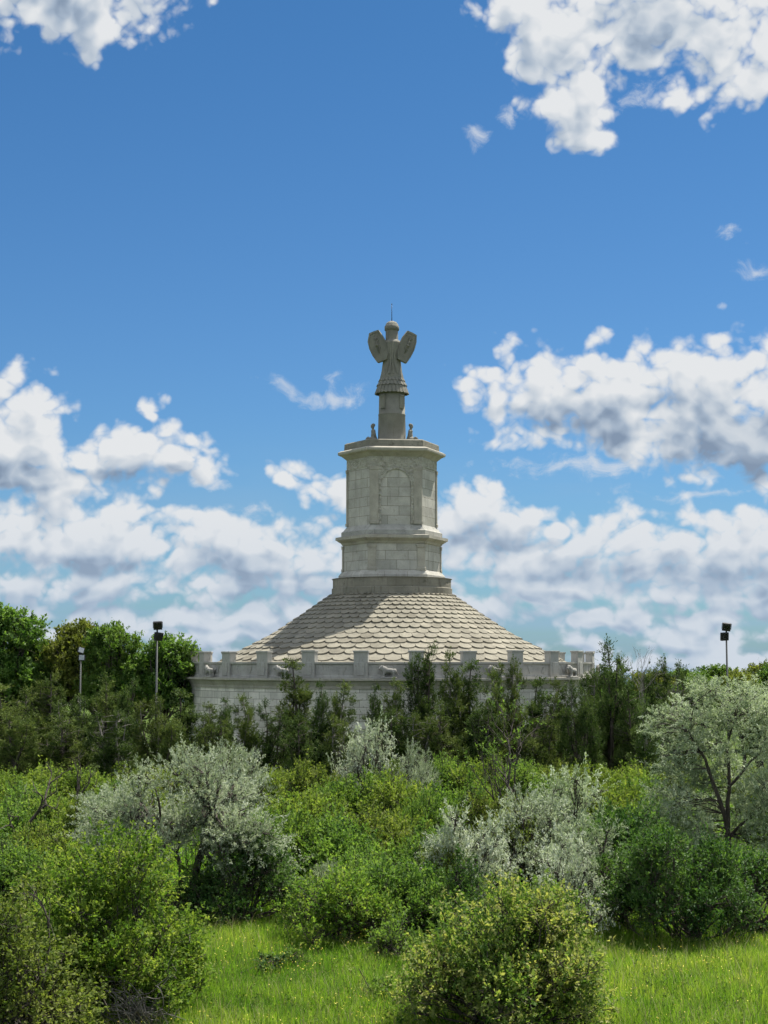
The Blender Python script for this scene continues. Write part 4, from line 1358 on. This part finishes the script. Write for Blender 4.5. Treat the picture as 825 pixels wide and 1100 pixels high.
front(11, 536, 944, 1110, 206, 50, dict(shoot_var=.26, lobe_var=.10, up=.35, flat=1.2), M_HAW, 'yellowish blossoming bush, largest at the front, between the two lawns')
front(12, 126, 893, 1092, 196, 58, dict(up=.45, shoots=340), M_FRONT, 'bright green bush at the front left with dead twigs at its foot')
front(13, 26, 948, 1132, 170, 46, dict(up=.6), M_OLIVE, 'olive bush in the bottom left corner')
front(14, 362, 932, 1012, 118, 26, {}, M_FRONT, 'round green bush at the head of the left lawn')
front(15, 722, 876, 1012, 150, 36, dict(flat=1.4), M_DARK, 'large deep green bush in front of the silver tree trunk')
front(16, 808, 912, 1002, 110, 26, dict(flat=1.4), M_DARK, 'deep green bush at the right edge below the silver tree')
front(17, 664, 908, 996, 80, 20, dict(flat=1.4), M_DARK, 'smaller deep green bush beside the nearest silver white shrub')
front(18, 268, 884, 990, 128, 32, dict(flat=1.4), M_DARK, 'deep green bush under the right side of the great silver bush')
front(19, 204, 918, 985, 70, 16, {}, M_GREEN, 'low green bush at the foot of the great silver bush trunk')
front(20, 425, 985, 1030, 60, 12, {}, M_GREEN, 'small green bush at the left foot of the blossoming bush')
front(21, 288, 1020, 1042, 32, 6, dict(shoot_len=.25), M_DARK, 'tiny dark green sprig in the left lawn', 'weed_clump', 'weed')
front(22, 318, 1016, 1036, 26, 5, dict(shoot_len=.25), M_GREEN, 'tiny fresh green sprig in the left lawn beside the dark one', 'weed_clump', 'weed')
front(23, 408, 1048, 1072, 40, 7, dict(shoot_len=.28), M_GREEN, 'small weed clump at the right side of the left lawn', 'weed_clump', 'weed')

# great silver bush on the left: a low tree with a crooked dark trunk
rng = np.random.default_rng(31)
L = []
for q in range(58):
    a = rng.uniform(0, 2 * PI); rad = math.sqrt(rng.uniform(0, 1))
    x = 3.1 * rad * math.cos(a); y = 2.3 * rad * math.sin(a)
    top = 4.75 * (1 - .42 * (abs(x + .15) / 3.2) ** 2.0) * rng.uniform(.78, 1.0)
    rr = rng.uniform(.42, .85)
    z = rng.uniform(max(1.4, top * .5), top) - rr * .7
    L.append(((x, y, z), (rr, rr, rr * .72)))
tr = curve((.25, 0, -.2), (.75, .1, 2.7), 9, rng, .07)
tr2 = curve((.1, .1, -.2), (-.9, .2, 2.3), 9, rng, .07)
pl = build_plant(32, L, [(tr[5], .07), (tr[7], .06), (tr[8], .06), (tr2[6], .06), (tr2[8], .05)],
    dict(nearest=True, arch=.08, branches=8, shoots=125, shoot_len=.66, nleaf=28, ll=.072, lw=.030, up=.4, out=.9, rand=.4, spread=.6, long=.10, lobe_var=.12, droop=.2, stem_shoots=250, tw=.010, zmin=.8,
         extra=[(tr, np.linspace(.16, .09, 9)), (tr2, np.linspace(.12, .06, 9))]), M_SILVER, BARK, 'silver_tree')
Y = ground_y(985)
unique(pl, Y, 203, 'silver_tree', 'great silver bush with crooked dark trunk on the left of the thicket', 'tree', G_SIL, scale=(pix(203 + 108, 985, Y).x - pix(203 - 108, 985, Y).x) / pl['w'] * np.array([1, 1, 0]) + np.array([0, 0, pix(203, 803, Y).z / pl['h']]))

# silver tree on the right: forked dark trunk, wide drooping crown
Y = ground_y(962)
rng = np.random.default_rng(41)
L = []
def sx_(px): return pix(px, 900, Y).x - pix(778, 900, Y).x
def sz_(py): return pix(778, py, Y).z
for (px, py, r_) in ((740, 770, 24), (762, 748, 22), (790, 746, 24), (818, 760, 24), (846, 772, 26), (726, 792, 20), (706, 806, 13), (748, 800, 24), (780, 780, 26), (812, 796, 28), (844, 812, 28), (720, 826, 20), (706, 846, 15),
                     (742, 836, 24), (772, 822, 22), (800, 834, 24), (830, 848, 26), (862, 842, 24), (728, 862, 20), (752, 872, 18), (800, 872, 22), (826, 886, 24), (852, 880, 26), (812, 880, 22), (826, 860, 24), (722, 880, 20), (742, 880, 20), (808, 850, 22), (700, 872, 13), (730, 908, 16), (798, 905, 20), (812, 906, 20), (840, 916, 22), (736, 893, 17), (722, 770, 12), (756, 738, 13), (698, 775, 8), (697, 790, 9), (835, 752, 16),
                     (714, 870, 15), (776, 758, 18), (764, 900, 14), (790, 895, 18), (762, 845, 20), (786, 868, 18), (770, 880, 16), (742, 900, 16), (760, 800, 20)):
    for dup_ in range(2):
        r1 = r_ * rng.uniform(.75, 1.05) / F * Y
        yy_ = rng.uniform(-1.0, 1.0) * min(1.9, r_ * .09)
        if 750 < px < 796 and 800 < py < 915: yy_ = abs(yy_) + .45      # the fork of the trunk stays open to the front
        L.append(((sx_(px) + rng.normal(0, .15), yy_, sz_(py) + rng.normal(0, .1)), (r1, r1, r1 * .72)))
def seg(pts, wob=.03):
    out = []
    for a, b in zip(pts[:-1], pts[1:]):
        c = curve(a, b, 5, rng, wob)
        out += list(c if not out else c[1:])
    return np.array(out)
t1 = seg([(0, 0, -.2), (sx_(776), 0, sz_(920)), (sx_(774), 0, sz_(890)), (sx_(766), -.1, sz_(860)), (sx_(750), -.3, sz_(815)), (sx_(732), -.4, sz_(785))])
t2 = seg([(sx_(774), 0, sz_(895)), (sx_(778), .1, sz_(850)), (sx_(777), .2, sz_(805)), (sx_(790), .3, sz_(770))])
t3 = seg([(sx_(778), .1, sz_(845)), (sx_(796), -.3, sz_(820)), (sx_(822), -.5, sz_(800))])
t4 = seg([(sx_(777), .1, sz_(900)), (sx_(800), -.2, sz_(870)), (sx_(835), -.4, sz_(845))])
rts = [(t[i], .022) for t in (t1, t2, t3, t4) for i in range(len(t) // 3, len(t))]
pl = build_plant(42, L, rts, dict(nearest=True, arch=.05, branches=6, shoots=150, shoot_len=.62, nleaf=26, ll=.085, lw=.032, up=.30, out=.9, rand=.4, spread=.6, long=.10, lobe_var=.10, droop=.32, stem_shoots=250, tw=.010, zmin=.5,
    extra=[(t1, np.linspace(.13, .03, len(t1))), (t2, np.linspace(.085, .025, len(t2))), (t3, np.linspace(.055, .02, len(t3))), (t4, np.linspace(.06, .02, len(t4)))]), M_SILVER_G, BARK, 'silver_tree')
unique(pl, Y, 778, 'silver_tree', 'big silver tree with forked dark trunk and drooping crown on the right', 'tree', G_SIL)

# dead brush under the bright green front bush
rng = np.random.default_rng(51)
polys = []
for q in range(80):
    a = rng.normal(-PI / 2, 1.2); l = rng.uniform(.4, 1.15)
    p0 = np.array([rng.normal(0, .12), rng.normal(0, .12), rng.uniform(0, .4)])
    e = p0 + np.array([math.cos(a) * l * .8, math.sin(a) * l * .5, rng.uniform(.0, .95) * l])
    polys.append((curve(p0, e, 7, rng, .12, .12), np.linspace(.016, .005, 7)))
    for z in range(2):
        i = rng.integers(2, 6)
        polys.append((curve(polys[-1 - z][0][i], polys[-1 - z][0][i] + rng.normal(0, .22, 3) + np.array([0, 0, .05]), 4, rng, .1), np.linspace(.008, .003, 4)))
V, Fq = tubes(polys, 4)
Yb = ground_y(1090) - 1.75
p = pix(150, 1090, Yb)
o = link('dead_brush', quads_mesh('dead_brush', V, Fq, BARK_GREY, None, True))
o.location = (p.x, Yb, 0)
tag(o, 'tangle of grey dead twigs at the foot of the bright green front bush', 'brushwood')

# ------------------------------------------------------------------ grass
def grass_mat():
    m = leaf_mat('grass_blades', [(.078, .170, .018), (.155, .265, .032), (.27, .335, .065)], .48, .6, .1)
    return m
M_GRASS = grass_mat()
def grass(name, n, area, hmin, hmax, wd, seed, mat, clump=.12):
    rng = np.random.default_rng(seed)
    pts = area(rng, n)
    n = len(pts)
    # patchy growth
    f = np.sin(pts[:, 0] * 1.3 + np.sin(pts[:, 1] * .9) * 1.7) * np.sin(pts[:, 1] * 1.1 + np.sin(pts[:, 0] * .7) * 2.0)
    f2 = np.sin(pts[:, 0] * .31 + 1 + np.sin(pts[:, 1] * .23) * 2) * np.sin(pts[:, 1] * .27 + .4)
    h = rng.uniform(hmin, hmax, n) * (1 + .28 * f + .2 * f2)
    a = rng.uniform(0, 2 * PI, n)
    lean = rng.uniform(.1, .75, n) * h
    d = np.stack([np.cos(a), np.sin(a), np.zeros(n)], 1)
    s = np.stack([-np.sin(a), np.cos(a), np.zeros(n)], 1) * (wd * rng.uniform(.6, 1.3, n))[:, None] * .5
    z = np.array([0, 0, 1.])
    b = np.concatenate([pts, np.zeros((n, 1))], 1)
    mid = b + d * (lean * .3)[:, None] + z * (h * .6)[:, None]
    tip = b + d * lean[:, None] + z * h[:, None]
    V = np.stack([b - s, b + s, mid + s * .8, mid - s * .8, tip + s * .12, tip - s * .12], 1).reshape(-1, 3)
    i = np.arange(n)[:, None] * 6
    Fq = np.concatenate([i + np.array([[0, 1, 2, 3]]), i + np.array([[3, 2, 4, 5]])], 1).reshape(-1, 4)
    t = np.clip(.46 + .22 * f2 + .16 * f + rng.normal(0, .18, n), 0, 1)
    me = quads_mesh(name, V, Fq, mat, np.repeat(t, 2))
    o = link(name, me)
    return o
def wedge(y0, y1, half):
    def fn(rng, n):
        y = np.sqrt(rng.uniform(y0 ** 2, y1 ** 2, n))
        x = y * rng.uniform(-half, half, n)
        return np.stack([x, y], 1)
    return fn
tag(grass('meadow_grass', 210000, wedge(27, 48, .275), .10, .34, .011, 61, M_GRASS), kind='stuff')
tag(grass('thicket_grass', 60000, wedge(47, 98, .275), .25, .6, .045, 62, M_GRASS), kind='stuff')
M_DRY = leaf_mat('dry_grass_stalks', [(.20, .18, .08), (.32, .29, .15), (.42, .39, .24)], .3)
tag(grass('dry_stalks', 9000, wedge(27, 48, .275), .30, .58, .008, 64, M_DRY), kind='stuff')
# broad leaved herbs in loose patches among the grass
M_HERB = leaf_mat('meadow_herb_leaves', [(.050, .105, .016), (.105, .165, .030), (.20, .235, .075)], .4)
rng = np.random.default_rng(66)
pp = wedge(27, 48, .275)(rng, 9000)
f = np.sin(pp[:, 0] * 1.7 + np.sin(pp[:, 1] * 1.3) * 2) * np.sin(pp[:, 1] * 1.5 + np.sin(pp[:, 0] * 1.1) * 2)
pp = pp[(f > .05) | (rng.random(len(pp)) < .15)]
n = len(pp)
Bv = np.concatenate([pp, np.full((n, 1), .02)], 1)
Dv = unit(rng.normal(0, .35, (n, 3)) + np.array([0, 0, 1.]))
V, Fq, T = leaves(rng, Bv, Dv, rng.uniform(.12, .5, n), 12, .06, .03, spread=1.0, lobe_tint=.14 * f[(f > -9)][:n])
tag(link('meadow_herbs', quads_mesh('meadow_herbs', V, Fq, M_HERB, T)), kind='stuff')
# small yellow flowers in the grass
M_FLOW = plain('yellow_petals', (.55, .45, .03), .6)
rng = np.random.default_rng(63)
pp = wedge(28, 44, .27)(rng, 5200)
f = np.sin(pp[:, 0] * .9 + 1.2) * np.sin(pp[:, 1] * .8 + pp[:, 0] * .4)
pp = pp[(f > .15) | (rng.random(len(pp)) < .12)]
n = len(pp)
c = np.concatenate([pp, rng.uniform(.22, .46, (n, 1))], 1)
ax = unit(rng.normal(0, .5, (n, 3)) + np.array([1., 0, 0])); up = unit(rng.normal(0, .45, (n, 3)) + np.array([0, -.5, 1.]))
sd = unit(np.cross(up, ax)); ax = np.cross(sd, up)
r_ = rng.uniform(.008, .016, (n, 1))
V = np.stack([c - ax * r_, c - sd * r_, c + ax * r_, c + sd * r_], 1).reshape(-1, 3)
o = link('wildflowers', quads_mesh('wildflowers', V, np.arange(4 * n).reshape(-1, 4), M_FLOW))
tag(o, kind='stuff')
